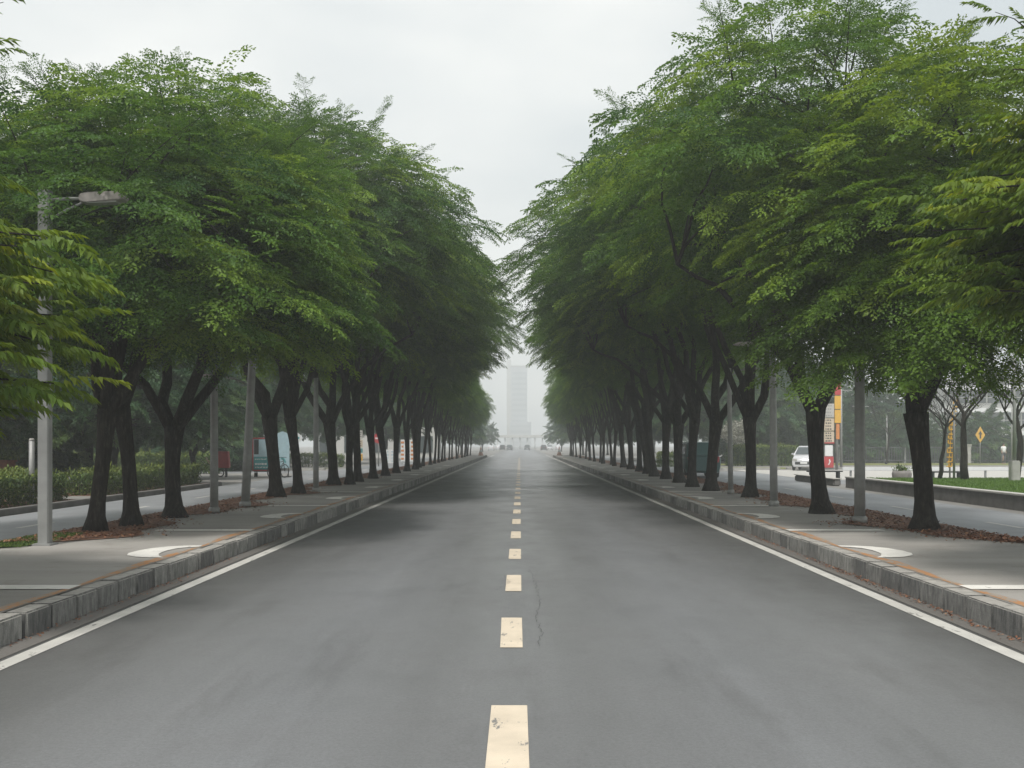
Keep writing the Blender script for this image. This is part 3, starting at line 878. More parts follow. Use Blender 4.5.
# behind the hedges
for k, (x, y, v, sc) in enumerate([(-17.5, 30.5, 0, 0.8), (-20.5, 36, 1, 0.85), (-15.8, 39, 2, 0.9), (-19, 44, 0, 0.95), (-24.5, 42, 1, 0.9), (-15.5, 47.5, 1, 0.72)]):
    bgt(x, y, v, sc, ['dark tree behind the long low hedge, farthest out', 'dark tree behind the brick planter box', 'dark tree close behind the second hedge', 'tall dark tree deep behind the second hedge', 'dark tree at the back of the garden by the brick box', 'small dark tree past the end of the second hedge'][k])
k = 0
for x, y, v in [(-18.5, 66, 1), (-23, 70, 0), (-28, 66, 1), (-34, 74, 0), (-40, 70, 1), (-16, 84, 0), (-22, 88, 1), (-29, 86, 0), (-37, 90, 1), (-47, 84, 0), (-14, 104, 2), (-26, 108, 1), (-40, 112, 0)]:
    bgt(x, y, v, 1.1, 'hazy blue-green tree in the mass beyond the cart and kiosk', 'hazy trees past the hedge-side junction')
for x, y, v in [(16, 92, 1), (19.5, 96, 0), (23, 90, 1), (26.5, 95, 0), (30, 99, 1), (34, 96, 0), (12.5, 98, 2), (14, 110, 1), (20, 84, 2), (24, 108, 1), (36, 110, 0)]:
    bgt(x, y, v, 1.15 if x < 31 else (1.0 if x < 44 else 0.75), 'hazy blue-green tree in the mass behind the fence and clipped hedge', 'hazy trees past the lawn-side junction')
# far end of the avenue, beyond the crossing
for x, y, v in [(-9, 152, 0), (-13, 150, 1), (-17, 158, 0), (-22, 150, 1), (-28, 156, 0), (-9.5, 176, 2), (-15, 180, 1), (-23, 178, 0),
                (9.5, 150, 1), (13.5, 154, 0), (18, 150, 1), (23, 156, 0), (29, 152, 1), (9, 176, 0), (15, 180, 2), (24, 178, 1),
                (-8, 215, 0), (-13, 222, 1), (-20, 218, 0), (9, 218, 1), (15, 222, 0), (22, 216, 1)]:
    bgt(x, y, v, 0.92, 'pale misty tree beyond the crossing at the avenue end', 'misty trees past the crossing')

# low bushes that close the view under the far crowns
BUSH = [tree_meshes(141, H=3.4, fork=0.5, rx=2.0, ry=1.7, ox=0, zlow=0.1, trunk_r=0.07, npad=40, per=16, leaf=0.17, shoots=6, spray=(0.5, 0.85), mat_leaf='leaf_dark', limbs=4, padr=0.9, ucut=-0.95),
        tree_meshes(151, H=2.7, fork=0.4, rx=2.2, ry=1.6, ox=0, zlow=0.05, trunk_r=0.06, npad=36, per=16, leaf=0.17, shoots=6, spray=(0.5, 0.85), mat_leaf='leaf_dark', limbs=4, padr=0.9, ucut=-0.95)]
def bush(x, y, v, sc, label, group):
    tm, cm = BUSH[v % 2]
    o = empty('bush', (x, y, -0.02), rb.uniform(0, 6.28), label, 'bush', group); o.scale = (sc,) * 3
    link('stem', tm, None, o); link('foliage', cm, None, o)
for i in range(9):
    bush(-17.5 - i * 3.3 + rb.uniform(-.5, .5), 58.5 + rb.uniform(-1, 1) + (3 if i < 3 else 0), i, 1.0, 'dark bush under the trees past the hedge-side garden', 'bushes past the hedge-side garden')
for i in range(5):
    bush(-19.5 - i * 3.0, 41 + rb.uniform(-1, 1), i, 0.72, 'dark bush in the shaded garden behind the second hedge', 'bushes in the shaded garden')
for i in range(13):
    bush(20.5 + i * 3.4 + rb.uniform(-.5, .5), 90 + rb.uniform(-1, 1), i, 1.15 if i < 7 else 0.7, 'dark bush close behind the railing fence', 'bushes behind the railing fence')

# bare young trees on the lawn
def bare_tree(seed, H, r0, blossom=False):
    rng = np.random.default_rng(seed)
    b = MB(); tips = []
    tr = branch_curve((0, 0, -0.05), (rng.normal(0, .08), rng.normal(0, .08), H * 0.42), rng, 0, 6, 0.02)
    b.tube(tr, [r0 * (1.3 - 0.6 * i / 5) for i in range(6)], 8)
    def grow(p, d, ln, r, lvl):
        e = p + d * ln
        pts = branch_curve(p, e, rng, 0.05, 4, 0.06)
        b.tube(pts, [r * (1 - 0.55 * i / 3) for i in range(4)], 5 if lvl < 2 else 3, cap=False)
        tips.append(e)
        if lvl >= 4: return
        for _ in range(3 if lvl < 3 else 2):
            nd = d + rng.normal(0, 0.42, 3); nd[2] += 0.18; nd /= np.linalg.norm(nd)
            grow(pts[rng.integers(2, 4)], nd, ln * rng.uniform(0.6, 0.85), r * 0.55, lvl + 1)
    for k in range(5):
        a = 2 * math.pi * k / 5 + rng.normal(0, .3)
        d = np.array([math.cos(a) * 0.75, math.sin(a) * 0.75, 0.85]); d /= np.linalg.norm(d)
        grow(np.array(tr[-1 - (k % 2)]), d, H * 0.23, r0 * 0.5, 0)
    t = b.build('trunk', 'bark'); tm = t.data; bpy.data.objects.remove(t)
    cm = None
    if blossom:
        P = np.repeat(np.array(tips), 9, 0) + rng.normal(0, 0.10, (len(tips) * 9, 3))
        V, Q, T = place_leaves(P, rng, 0.13, 0.6)
        cm = np_mesh('blossom', V, Q, T); cm.materials.append(M['leaf_blossom'])
    return tm, cm
BT = [bare_tree(3, 4.6, 0.07), bare_tree(9, 5.4, 0.11), bare_tree(14, 5.0, 0.1)]
for (x, y, z, v, rz, sc, lab) in [(15.6, 37.2, 0.35, 0, 0, 1, 'slim bare young tree on the lawn beside the yellow letter post'), (16.2, 36.4, 0.35, 1, 1, 1.05, 'bare young tree with spread twigs standing alone on the lawn'),
                                  (18.6, 37.5, 0.35, 2, 2, 1.1, 'bare young tree beside the concrete lamp base')]:
    o = empty('bare_tree', (x, y, z), rz, lab, 'tree', 'bare young trees on the lawn'); o.scale = (sc,) * 3
    link('trunk', BT[v][0], None, o)
for k, (x, y, lab) in enumerate([(30, 82, 'far bare tree before the fence, beside a thin pale post'), (34.5, 80, 'far bare tree in front of the fence behind the stone planter')]):
    o = empty('bare_tree', (x, y, -0.03), k, lab, 'tree', 'bare trees along the fence'); o.scale = (1.25,) * 3
    link('trunk', BT[k][0], None, o)
o = empty('blossom_tree', (15.9, 75, -0.02), 0.5, 'small pale blossoming tree beside the clipped hedge', 'tree')
tm, cm = bare_tree(21, 3.4, 0.07, True); link('trunk', tm, None, o); link('blossom', cm, None, o)

# ------------------------------------------------------------------ hedges
def hedge(loc, lx, ly, h, n, label, seed, young_top=True, leaf=0.06, name='clipped_hedge', rz=0.0):
    rng = np.random.default_rng(seed)
    # leaves through the outer 14 cm of a rounded block
    P = rng.uniform(-1, 1, (n * 3, 3)); P[:, 2] = P[:, 2] * 0.5 + 0.5
    P[:, 0] *= lx / 2; P[:, 1] *= ly / 2; P[:, 2] *= h
    dx = lx / 2 - np.abs(P[:, 0]); dy = ly / 2 - np.abs(P[:, 1]); dz = h - P[:, 2]
    d = np.minimum(np.minimum(dx, dy), dz)
    rad = 0.14
    corner = np.sqrt(np.maximum(0, rad - dx) ** 2 + np.maximum(0, rad - dz) ** 2 + np.maximum(0, rad - dy) ** 2)
    keep = (d < 0.16) & (corner < rad * 1.15)
    P = P[keep][:n]
    bumpv = 0.05 * np.sin(P[:, 0] * 4 + seed) + 0.04 * np.sin(P[:, 1] * 3.1 + 1.3 * P[:, 0]) + rng.normal(0, 0.03, len(P))
    P[:, 2] += bumpv * (P[:, 2] / h); P[:, 0] += rng.normal(0, 0.03, len(P)); P[:, 1] += rng.normal(0, 0.03, len(P))
    V, Q, T = place_leaves(P, rng, leaf, 0.9)
    if young_top: T[:, 2] = np.where(P[:, 2] > h - 0.10, rng.random(len(P)) * 0.9, 0)
    o = empty(name, loc, rz, label, 'hedge')
    me = np_mesh('foliage', V, Q, T); link('foliage', me, 'leaf_hedge', o)
    b = MB()
    rr_ = random.Random(seed)
    for k in range(int(lx * ly * 8) + 6):
        x, y = rr_.uniform(-lx / 2 + .1, lx / 2 - .1), rr_.uniform(-ly / 2 + .1, ly / 2 - .1)
        b.tube([(x, y, -0.03), (x + rr_.gauss(0, .05), y + rr_.gauss(0, .05), h * 0.5), (x + rr_.gauss(0, .1), y + rr_.gauss(0, .1), h * 0.92)], [0.014, 0.01, 0.005], 4, cap=False)
    b.build('stem', 'bark', o)
    return o
H0 = 0.12
hedge((-12.95, 23.4, H0), 1.2, 8.0, 0.80, 26000, 'long low hedge with yellowish top beside the square lamp post', 3)
hedge((-12.95, 34.2, H0), 1.2, 9.2, 0.74, 22000, 'low dark hedge running behind the three nearest trunks', 5)
hedge((-21.5, 55.5, 0), 9.5, 1.2, 1.1, 9000, 'bright lime-green hedge glimpsed under the dark trees', 6, leaf=0.12)
hedge((18.4, 76, 0), 5.2, 2.0, 1.5, 9000, 'tall clipped hedge with lime top between tree trunks', 8, leaf=0.11)
hedge((12.0, 72, 0), 4.2, 1.4, 1.0, 5000, 'low clipped hedge seen between the middle lawn-side trunks', 9, leaf=0.11)
hedge((-16.5, 72, 0), 7.5, 1.4, 0.9, 6000, 'low green hedge across the far side of the plaza', 10, leaf=0.11)
# verges under the hedges, with their kerbs
def curb_block(name, x0, x1, y0, y1, h, m):
    b = MB(); b.box(((x0 + x1) / 2, (y0 + y1) / 2, h / 2 - 0.02), (x1 - x0, y1 - y0, h + 0.04), bevel=0.02)
    return tag(b.build(name, m), kind='structure')
curb_block('hedge_kerb', -12.05, -11.8, 6, 39.6, 0.15, 'wall_stone')
b = MB(); b.box((-21, 22.8, 0.045), (17.9, 33.5, 0.15)); tag(b.build('garden_ground', 'soil'), kind='structure')
sheet('garden_path', -14.6, -12.06, 27.65, 29.3, 0.1245, 'plaza')
sheet('garden_path', -30, -12.3, 39.7, 41.5, 0.004, 'plaza')
sheet('plaza_ground', -60, -11.9, 46.5, 56, 0.002, 'plaza')

# ------------------------------------------------------------------ lawn and its wall
b = MB()
b.box((12.53, 23.4, 0.17), (0.26, 29.4, 0.38), bevel=0.015)
w = b.build('planter_wall', 'wall_stone'); tag(w, 'long low dark stone wall holding up the lawn', 'wall')
b = MB(); b.box((12.55, 23.4, 0.385), (0.36, 29.4, 0.05), bevel=0.012); b.build('coping', 'coping', w)
b = MB(); b.box((12.5, 42.2, 0.12), (0.3, 5.6, 0.28), bevel=0.05)
w = b.build('planter_wall', 'wall_stone'); tag(w, 'short low wall stub beside the side road opening', 'wall')
b = MB(); b.box((12.5, 42.2, 0.275), (0.36, 5.66, 0.03), bevel=0.012); b.build('coping', 'coping', w)
b = MB(); b.box((27.7, 23.4, 0.145), (30.0, 29.3, 0.41)); tag(b.build('lawn', 'lawn'), kind='structure')
def blades(n, x0, x1, y0, y1, z, hgt, seed):
    rng = np.random.default_rng(seed)
    P = np.stack([rng.uniform(x0, x1, n), y0 + (y1 - y0) * rng.random(n), np.full(n, z)], 1)
    a = rng.uniform(0, 6.28, n); hh = hgt * rng.uniform(0.5, 1.2, n); wdt = 0.012 * (1 + 0.0 * hh)
    w = np.stack([np.cos(a) * wdt, np.sin(a) * wdt, 0 * a], 1)
    tip = P + np.stack([rng.normal(0, hgt * .4, n), rng.normal(0, hgt * .4, n), hh], 1)
    V = np.stack([P - w, P + w, tip], 1).reshape(-1, 3)
    T = np.stack([rng.random(n), rng.random(n), 0 * a], 1)
    return tag(link('grass', np_mesh('grass', V, np.arange(3 * n).reshape(-1, 3), T), 'blade'), kind='stuff')
blades(60000, 12.75, 22, 17, 38, 0.35, 0.055, 4)
blades(4000, -7.5, -6.85, 13.7, 15.8, BED_Z + 0.004, 0.03, 6).data.materials[0] = M['leaf_hedge']
sheet('verge', 14, 70, 66, 70.5, 0.0, 'verge'); sheet('verge', 13, 70, 77.5, 86, 0.002, 'verge')
sheet('verge', -60, -13, 64, 69, 0.003, 'verge'); sheet('verge', 13.0, 60, 38.1, 39.6, 0.004, 'verge')
sheet('pale_path', 13.5, 70, 46, 63.5, 0.003, 'coping')
curb_block('verge_kerb', 12.2, 16.6, 63.7, 64.0, 0.13, 'concrete')
curb_block('verge_kerb', 17.5, 40, 65.6, 65.9, 0.12, 'concrete')
curb_block('verge_kerb', -40, -12.4, 63.4, 63.8, 0.14, 'concrete')

# ------------------------------------------------------------------ lamp posts and poles
def square_lamp():
    o = empty('lamp_post', (-6.72, 14.15, WALK_Z), 0, 'pale square lamp post with flat lamp head, half hidden by the yellow-green tree', 'lamp post')
    b = MB(); b.box((0, 0, 2.5), (0.15, 0.15, 5.0), bevel=0.012); b.build('pole', 'pole_pale', o)
    b = MB(); b.box((0, 0, 0.012), (0.26, 0.26, 0.03), bevel=0.005); b.build('base_plate', 'pole_pale', o)
    b = MB(); b.box((0, 0, 5.0), (0.16, 0.16, 0.03), bevel=0.006); b.build('cap', 'pole_pale', o)
    b = MB(); b.tube([(0.05, 0, 4.88), (0.30, 0, 4.90), (0.56, 0, 4.905)], 0.024, 8); b.tube([(0.05, 0, 4.60), (0.3, 0, 4.74), (0.56, 0, 4.86)], 0.017, 8); b.build('arm', 'pole_pale', o)
    b = MB(); b.prism([(0.52, 4.84), (0.52, 4.945), (0.62, 4.97), (1.05, 4.985), (1.13, 4.955), (1.16, 4.89), (1.1, 4.855), (0.6, 4.83)], -0.12, 0.12)
    bm_ = b.bm; bmesh.ops.bevel(bm_, geom=list(bm_.edges), offset=0.018, segments=2, affect='EDGES')
    hd = b.build('lamp_head', 'lamp_shell', o)
    b = MB(); b.box((0.83, 0, 4.838), (0.42, 0.17, 0.022), ry=R(-2)); b.build('lens', 'lamp_glass', hd)
square_lamp()
def round_lamp(x, y, H, label, arm_dx, arm_z, lean=0.0, r=0.085, head=True, mat='pole'):
    o = empty('lamp_post', (x, y, WALK_Z), 0, label, 'lamp post', 'grey lamp posts between the street trees')
    b = MB(); b.tube([(0, 0, -0.03), (lean * 0.3, 0, H * 0.3), (lean * 0.7, 0, H * 0.7), (lean, 0, H)], [r, r * 0.95, r * 0.88, r * 0.8], 14); b.build('pole', mat, o)
    b = MB(); b.tube([(0, 0, 0.0), (0, 0, 0.10), (0, 0, 0.13)], [r * 1.35, r * 1.35, r * 1.05], 14); b.build('base_collar', mat, o)
    s = 1 if arm_dx > 0 else -1
    lx = lean * arm_z / H
    b = MB(); b.tube([(lx, 0, arm_z), (lx + arm_dx * 0.5, 0, arm_z + 0.16), (lx + arm_dx, 0, arm_z + 0.22)], 0.022, 8); b.build('arm', mat, o)
    if head:
        b = MB(); x0 = lx + arm_dx
        b.prism([(x0 - s * .08, arm_z + .19), (x0, arm_z + .275), (x0 + s * .3, arm_z + .27), (x0 + s * .42, arm_z + .215), (x0 + s * .25, arm_z + .185)], -0.09, 0.09)
        bmesh.ops.bevel(b.bm, geom=list(b.bm.edges), offset=0.012, segments=1, affect='EDGES')
        hd = b.build('lamp_head', 'lamp_shell', o)
        b = MB(); b.box((x0 + s * .17, 0, arm_z + .181), (.24, .12, .012)); b.build('lens', 'lamp_glass', hd)
    b = MB(); b.box((lean * 0.2 * 0 + 0.0, -r * 0.98, 0.9), (0.07, 0.012, 0.24), bevel=0.003); b.build('service_door', mat, o)
round_lamp(-6.33, 20.7, 3.55, 'grey lamp post crossed by the stout limb of the big forked tree', -0.35, 3.3, 0.0)
round_lamp(-6.24, 22.7, 3.9, 'slightly leaning grey lamp post next to the red cart', -0.75, 2.75, 0.19, 0.1)
round_lamp(-6.08, 29.8, 3.4, 'slim grey lamp post between tree trunks past the advertising kiosk', -0.4, 3.1, 0.0)
round_lamp(6.15, 18.1, 4.1, 'thick grey lamp post between the stout black trunk and the light green tree', 0.4, 3.9, 0.0, 0.10)
round_lamp(5.84, 23.0, 3.7, 'tall grey lamp post just before the stout black trunk', -0.5, 3.5, -0.03, 0.09)
round_lamp(6.03, 28.6, 3.6, 'slim grey lamp post beside a pale flowering tree', 0.45, 3.35, -0.05, 0.075)

def thin_post(x, y, H, label, mat='pole_pale', r=0.07, z=0.0, cross=False):
    o = empty('utility_post', (x, y, z), 0, label, 'post', 'thin pale posts around the lawn-side junction')
    b = MB(); b.tube([(0, 0, -0.03), (0, 0, H * 0.5), (0, 0, H)], [r, r * 0.9, r * 0.75], 8); b.build('pole', mat, o)
    b = MB(); b.tube([(0, 0, H - 0.02), (0, 0, H + 0.06)], [r * 1.1, r * 0.7], 8); b.build('cap', mat, o)
    if cross:
        b = MB(); b.tube([(-0.7, 0, H * 0.96), (0.7, 0, H * 0.96)], 0.035, 6); b.build('crossbar', mat, o)
thin_post(21.2, 66, 5.4, 'pale green post beside the striped sign tower', r=0.09, cross=True)
thin_post(28.6, 84, 5.0, 'thin pale post behind the stone planter', cross=True)
thin_post(31, 84.5, 4.0, 'thin pale post half hidden by the light green tree trunk')
thin_post(13.6 * 1.2, 38 * 1.2 - 8.0, 3.1, 'short pale post on the lawn edge beside the slim bare tree', z=0, r=0.05)
thin_post(36.6, 86, 4.6, 'thin pale post near the yellow diamond sign')
thin_post(42.3, 86, 5.6, 'thin pale post near the person in white')
o = empty('street_light', (17.55, 35.5, 0.35), 0, 'pale pole on a square concrete base at the lawn edge', 'street light')
b = MB(); b.box((0, 0, 0.34), (0.30, 0.30, 0.74), bevel=0.03); b.build('base', 'concrete', o)
b = MB(); b.tube([(0, 0, 0.7), (0, 0, 2.6), (0, 0, 4.6)], [0.065, 0.055, 0.045], 10); b.build('pole', 'pole_pale', o)
b = MB(); b.tube([(0, 0, 4.55), (0.3, 0, 4.75), (0.7, 0, 4.8)], 0.03, 8); b.build('arm', 'pole_pale', o)
b = MB(); b.box((0.9, 0, 4.8), (0.5, 0.16, 0.08), bevel=0.02); b.build('lamp_head', 'lamp_shell', o)

# pale post behind the hedge
o = empty('utility_post', (-12.5, 25.6, 0.1), 0, 'short pale green post rising from the long low hedge', 'post')
b = MB(); b.tube([(0, 0, 0), (0, 0, 1.65)], [0.075, 0.07], 10); b.build('pole', 'pole_pale', o)
b = MB(); b.tube([(0, 0, 1.65), (0, 0, 1.69)], [0.08, 0.05], 10); b.build('cap', 'coping', o)

# ------------------------------------------------------------------ vehicles
def make_car(paint, label, group=None, name='parked_car'):
    """small van-like hatchback, nose towards -Y, 3.9 m long"""
    o = empty(name, (0, 0, 0), 0, label, 'car', group)
    # lofted body: half widths and heights along the length
    b = MB(); bm = b.bm
    prof = [(-1.95, .30, .62, .66), (-1.86, .22, .78, .72), (-1.2, .20, .92, .78), (-.75, .2, .97, .80), (0, .2, 1.0, .81), (1.0, .2, 1.0, .81), (1.7, .22, .98, .78), (1.92, .32, .85, .70)]
    rings = []
    for (y, zl, zh, hw) in prof:
        r = []
        for (fx, fz) in ((-.88, 0), (-1, .3), (-1, .75), (-.9, 1), (.9, 1), (1, .75), (1, .3), (.88, 0)):
            r.append(bm.verts.new((hw * fx, y, zl + (zh - zl) * fz)))
        rings.append(r)
    for a, c in zip(rings, rings[1:]):
        for k in range(8): bm.faces.new((a[k], a[(k + 1) % 8], c[(k + 1) % 8], c[k])).smooth = True
    bm.faces.new(rings[0]); bm.faces.new(rings[-1][::-1])
    body = b.build('body', paint, o)
    b = MB(); bm = b.bm
    cab = [(-1.05, .95, .955, .74), (-.35, .95, 1.46, .60), (0.3, .95, 1.53, .60), (1.2, .95, 1.49, .58), (1.82, .95, .97, .66)]
    rings = []
    for (y, zl, zh, hw) in cab:
        rings.append([bm.verts.new(v) for v in ((-0.76, y, zl), (-hw, y, zh), (hw, y, zh), (0.76, y, zl))])
    for a, c in zip(rings, rings[1:]):
        for k in range(4): bm.faces.new((a[k], a[(k + 1) % 4], c[(k + 1) % 4], c[k]))
    bm.faces.new(rings[0]); bm.faces.new(rings[-1][::-1])
    bmesh.ops.bevel(bm, geom=list(bm.edges), offset=0.03, segments=2, affect='EDGES')
    b.build('cabin', paint, o)
    b = MB(); bm = b.bm
    bm.faces.new([bm.verts.new(v) for v in ((-.66, -1.015, 1.0), (.66, -1.015, 1.0), (.55, -.40, 1.45), (-.55, -.40, 1.45))])
    b.build('windshield', 'glass', o)
    for s in (-1, 1):
        b = MB(); bm = b.bm
        bm.faces.new([bm.verts.new(v) for v in ((s * .775, -.72, 1.0), (s * .775, .3, 1.0), (s * .625, .3, 1.44), (s * .63, -.32, 1.42))])
        bm.faces.new([bm.verts.new(v) for v in ((s * .775, .38, 1.0), (s * .765, 1.5, 1.0), (s * .615, 1.1, 1.43), (s * .625, .38, 1.44))])
        b.build('side_window', 'glass', o)
        b = MB(); b.box((s * .85, -.72, 1.02), (.16, .09, .12), bevel=.025); b.build('mirror', paint, o)
        b = MB(); b.box((s * .55, -1.90, .66), (.30, .12, .15), bevel=.03, rz=s * .25); b.build('headlight', 'lamp_glass', o)
        b = MB(); b.box((s * .62, 1.87, .78), (.14, .12, .26), bevel=.02); b.build('tail_light', 'red', o)
        for y in (-1.25, 1.2):
            w = MB().torus((s * .70, y, .29), .22, .085, 'X', 20).build('wheel', 'rubber', o)
            MB().disc((s * .72, y, .29), .17, .10, 'X', 16).build('rim', 'metal', w)
    b = MB(); b.box((0, -1.955, .46), (1.05, .05, .16), bevel=.02); b.build('grille', 'dark', o)
    b = MB(); b.box((0, -1.985, .48), (.42, .02, .12), bevel=.004); b.build('number_plate', 'white', o)
    b = MB(); b.box((0, -1.91, .32), (1.25, .12, .16), bevel=.03); b.build('bumper', paint, o)
    return o
car = make_car('carwhite', 'small white car facing the camera, partly behind the stout black trunk')
car.location = (18.25, 63.3, 0.004); car.rotation_euler.z = R(-24)
car2 = make_car('carteal', 'dark teal van glimpsed between two middle lawn-side trunks')
car2.location = (8.8, 50, 0.004); car2.rotation_euler.z = math.pi; car2.scale = (1.1, 1.1, 1.15)
far = make_car('cardark', 'dark car waiting at the distant crossing', 'cars at the far crossing', 'distant_car')
for k, (x, y, m, lab) in enumerate([(-4.6, 262, 0, 'dark car at the far crossing, outermost toward the hedge side'), (-2.7, 258, 0, 'dark car at the far crossing, just left of the centre line'), (1.9, 264, 0, 'dark car at the far crossing under the pale tower'), (6.0, 255, 0, 'dark car at the far crossing, lawn-side lane'),
                                  (-7.2, 250, 1, 'pale car parked at the far crossing'), (-5.9, 275, 1, 'pale car parked at the far crossing'), (7.9, 266, 1, 'pale car parked at the far crossing'), (9.8, 255, 1, 'pale car parked at the far crossing')]):
    if m == 0:
        c = far if k == 0 else copy_tree(far); c['label'] = lab
    else:
        c = copy_tree(car); c.name = 'distant_car'; c['label'] = lab; c['group'] = 'pale cars parked at the far crossing'
    c.location = (x, y, 0.0); c.rotation_euler.z = rr.choice((0, math.pi)); c.scale = (0.95,) * 3

# ------------------------------------------------------------------ kiosk, cart, bicycle, signs by the hedge-side junction
def frame_rect(b, x0, x1, z0, z1, w, y, th):
    b.box(((x0 + x1) / 2, y, z1 - w / 2), (x1 - x0, th, w)); b.box(((x0 + x1) / 2, y, z0 + w / 2), (x1 - x0, th, w))
    b.box((x0 + w / 2, y, (z0 + z1) / 2), (w, th, z1 - z0 - 2 * w)); b.box((x1 - w / 2, y, (z0 + z1) / 2), (w, th, z1 - z0 - 2 * w))
    return b
o = empty('advertising_kiosk', (-12.75, 49.5, 0.0), R(4), 'advertising kiosk with red frame and teal poster on small wheels', 'kiosk')
b = MB(); b.box((0, 0.35, 1.13), (0.92, 0.62, 1.55), bevel=.02); b.build('body', 'dark', o)
fr = frame_rect(MB(), -0.48, 0.36, 0.32, 1.96, 0.05, 0.0, 0.08).build('frame', 'red', o)
p = MB().box((-.06, -0.005, 1.45), (.74, .04, .86)).build('poster', 'bluepale', o)
MB().box((-.29, -0.03, 1.5), (.22, .014, .72)).build('poster_shade', 'dark', p)
q = MB().box((-.06, -0.005, .70), (.74, .04, .62)).build('lower_poster', 'teal', o)
b = MB()
rk = random.Random(4)
for zz in (.90, .66, .5):
    x = -.36
    while x < .2:
        wd = rk.uniform(.05, .13); b.box((x + wd / 2, -0.03, zz), (wd, .012, .085 if zz == .66 else .04), ry=rk.uniform(-.3, .3)); x += wd + .03
b.build('print', 'white', q)
b = MB()
for k in range(9):
    b.box((.43, -0.02, .45 + k * .17), (.13, .03, .075), ry=(0.5 if k % 2 else -0.5))
b.box((.37, -.0, 1.12), (.03, .06, 1.65)); b.box((.50, 0, 1.12), (.03, .06, 1.65)); b.build('lattice_side', 'tan', o)
for x in (-.38, .42):
    for yy in (0.12, .58):
        w = MB().torus((x, yy, .13), .10, .03, 'X', 14).build('wheel', 'rubber', o)
b = MB(); b.box((0, .35, .30), (.9, .5, .06)); b.build('chassis', 'dark', o)
o = empty('banner_stand', (-11.85, 49.9, 0.0), R(-6), 'pale blue upright banner half hidden by a forked trunk', 'banner')
b = MB(); b.prism([(-.36, .45), (-.35, 1.95), (-.22, 2.2), (0, 2.28), (.22, 2.2), (.35, 1.95), (.36, .45)], -.03, .03); bn = b.build('panel', 'bluepale', o)
b = MB(); b.tube([(-.30, 0, -.02), (-.30, 0, .5)], .025, 8); b.tube([(.30, 0, -.02), (.30, 0, .5)], .025, 8); b.box((0, 0, .02), (.8, .4, .04), bevel=.01); b.build('stand', 'dark', o)
b = MB(); b.prism([(-.05, 1.0), (.1, .95), (.2, .75), (.14, .7), (.04, .86), (-.08, .9)], -.045, -.032); b.build('figure_print', 'teal', bn)
o = empty('bicycle', (-11.75, 48.6, 0.0), R(65), 'dark bicycle leaning by the pale blue banner', 'bicycle')
for x in (-.5, .5):
    w = MB().torus((x, 0, .33), .31, .022, 'Y', 22).build('wheel', 'rubber', o)
    b = MB()
    for k in range(6):
        a = k * math.pi / 6; b.tube([(x + .3 * math.cos(a), 0, .33 + .3 * math.sin(a)), (x - .3 * math.cos(a), 0, .33 - .3 * math.sin(a))], .004, 3)
    b.build('spokes', 'metal', w)
b = MB()
for p0, p1 in (((-.5, 0, .33), (-.12, 0, .30)), ((-.12, 0, .30), (-.22, 0, .78)), ((-.22, 0, .72), (.36, 0, .80)), ((-.12, 0, .3), (.38, 0, .72)), ((-.5, 0, .33), (-.21, 0, .7)), ((.5, 0, .33), (.35, 0, .95))): b.tube([p0, p1], .018, 6)
b.build('frame', 'dark', o)
MB().box((-.24, 0, .86), (.26, .13, .06), bevel=.02).build('saddle', 'rubber', o)
b = MB(); b.tube([(.28, -.27, .98), (.35, -.1, 1.0), (.35, .1, 1.0), (.28, .27, .98)], .014, 6); b.build('handlebar', 'dark', o)
o = empty('hand_cart', (-15.0, 50.2, 0.0), R(8), 'small red hand cart with box body on thin legs', 'cart')
b = MB(); b.prism([(-.28, .45), (-.24, .60), (-.18, 1.28), (.36, 1.28), (.42, .5), (.40, .45)], -.28, .28); bmesh.ops.bevel(b.bm, geom=list(b.bm.edges), offset=.02, segments=1, affect='EDGES'); b.build('box', 'red', o)
b = MB(); b.tube([(-.28, -.1, .5), (-.6, -.1, .72), (-.72, -.1, .95)], .03, 8); b.tube([(-.28, .1, .5), (-.6, .1, .72), (-.72, .1, .95)], .03, 8); b.tube([(-.72, -.12, .95), (-.72, .12, .95)], .03, 8); b.build('handle', 'tan', o)
for x, yy in ((-.5, -.15), (-.5, .15), (.25, -.2), (.25, .2)):
    MB().tube([(x, yy, -.01), (x, yy, .52)], .03, 8).build('leg', 'dark', o)
w = MB().torus((.0, -.30, .2), .17, .03, 'Y', 16).build('wheel', 'rubber', o)

def sign_on_post(name, loc, label, build):
    o = empty(name, loc, 0, label, 'sign'); build(o); return o
def oval(o):
    MB().tube([(0, 0, -.02), (0, 0, 2.0)], .035, 8).build('post', 'pole_pale', o)
    b = MB()
    b.prism([(.42 * math.cos(a), 1.95 + .34 * math.sin(a) * (1 if math.sin(a) > 0 else .8)) for a in np.linspace(0, 2 * math.pi, 24, endpoint=False)], -.03, .03); p = b.build('board', 'white', o)
    b = MB(); r = random.Random(2); x = -.30
    while x < .28:
        wd = r.uniform(.04, .10); b.box((x + wd / 2, -.037, 1.95 + .02 * r.random()), (wd, .012, .12), ry=r.uniform(-.4, .4)); x += wd + .03
    b.build('print', 'teal', p)
sign_on_post('oval_sign', (-12.0, 53, 0), 'white oval sign with teal lettering high between two forked trunks', oval)
def disc(o):
    MB().tube([(0, 0, -.02), (0, 0, 2.3)], .04, 8).build('post', 'pole_pale', o)
    d = MB().disc((0, -.03, 1.95), .36, .04, 'Y', 24).build('disc', 'red', o)
    b = MB(); b.box((0, -.057, 1.95), (.46, .01, .11)); b.build('bar', 'white', d)
sign_on_post('round_sign', (-9.9, 70, .1), 'red round road sign with pale bar between trunks', disc)
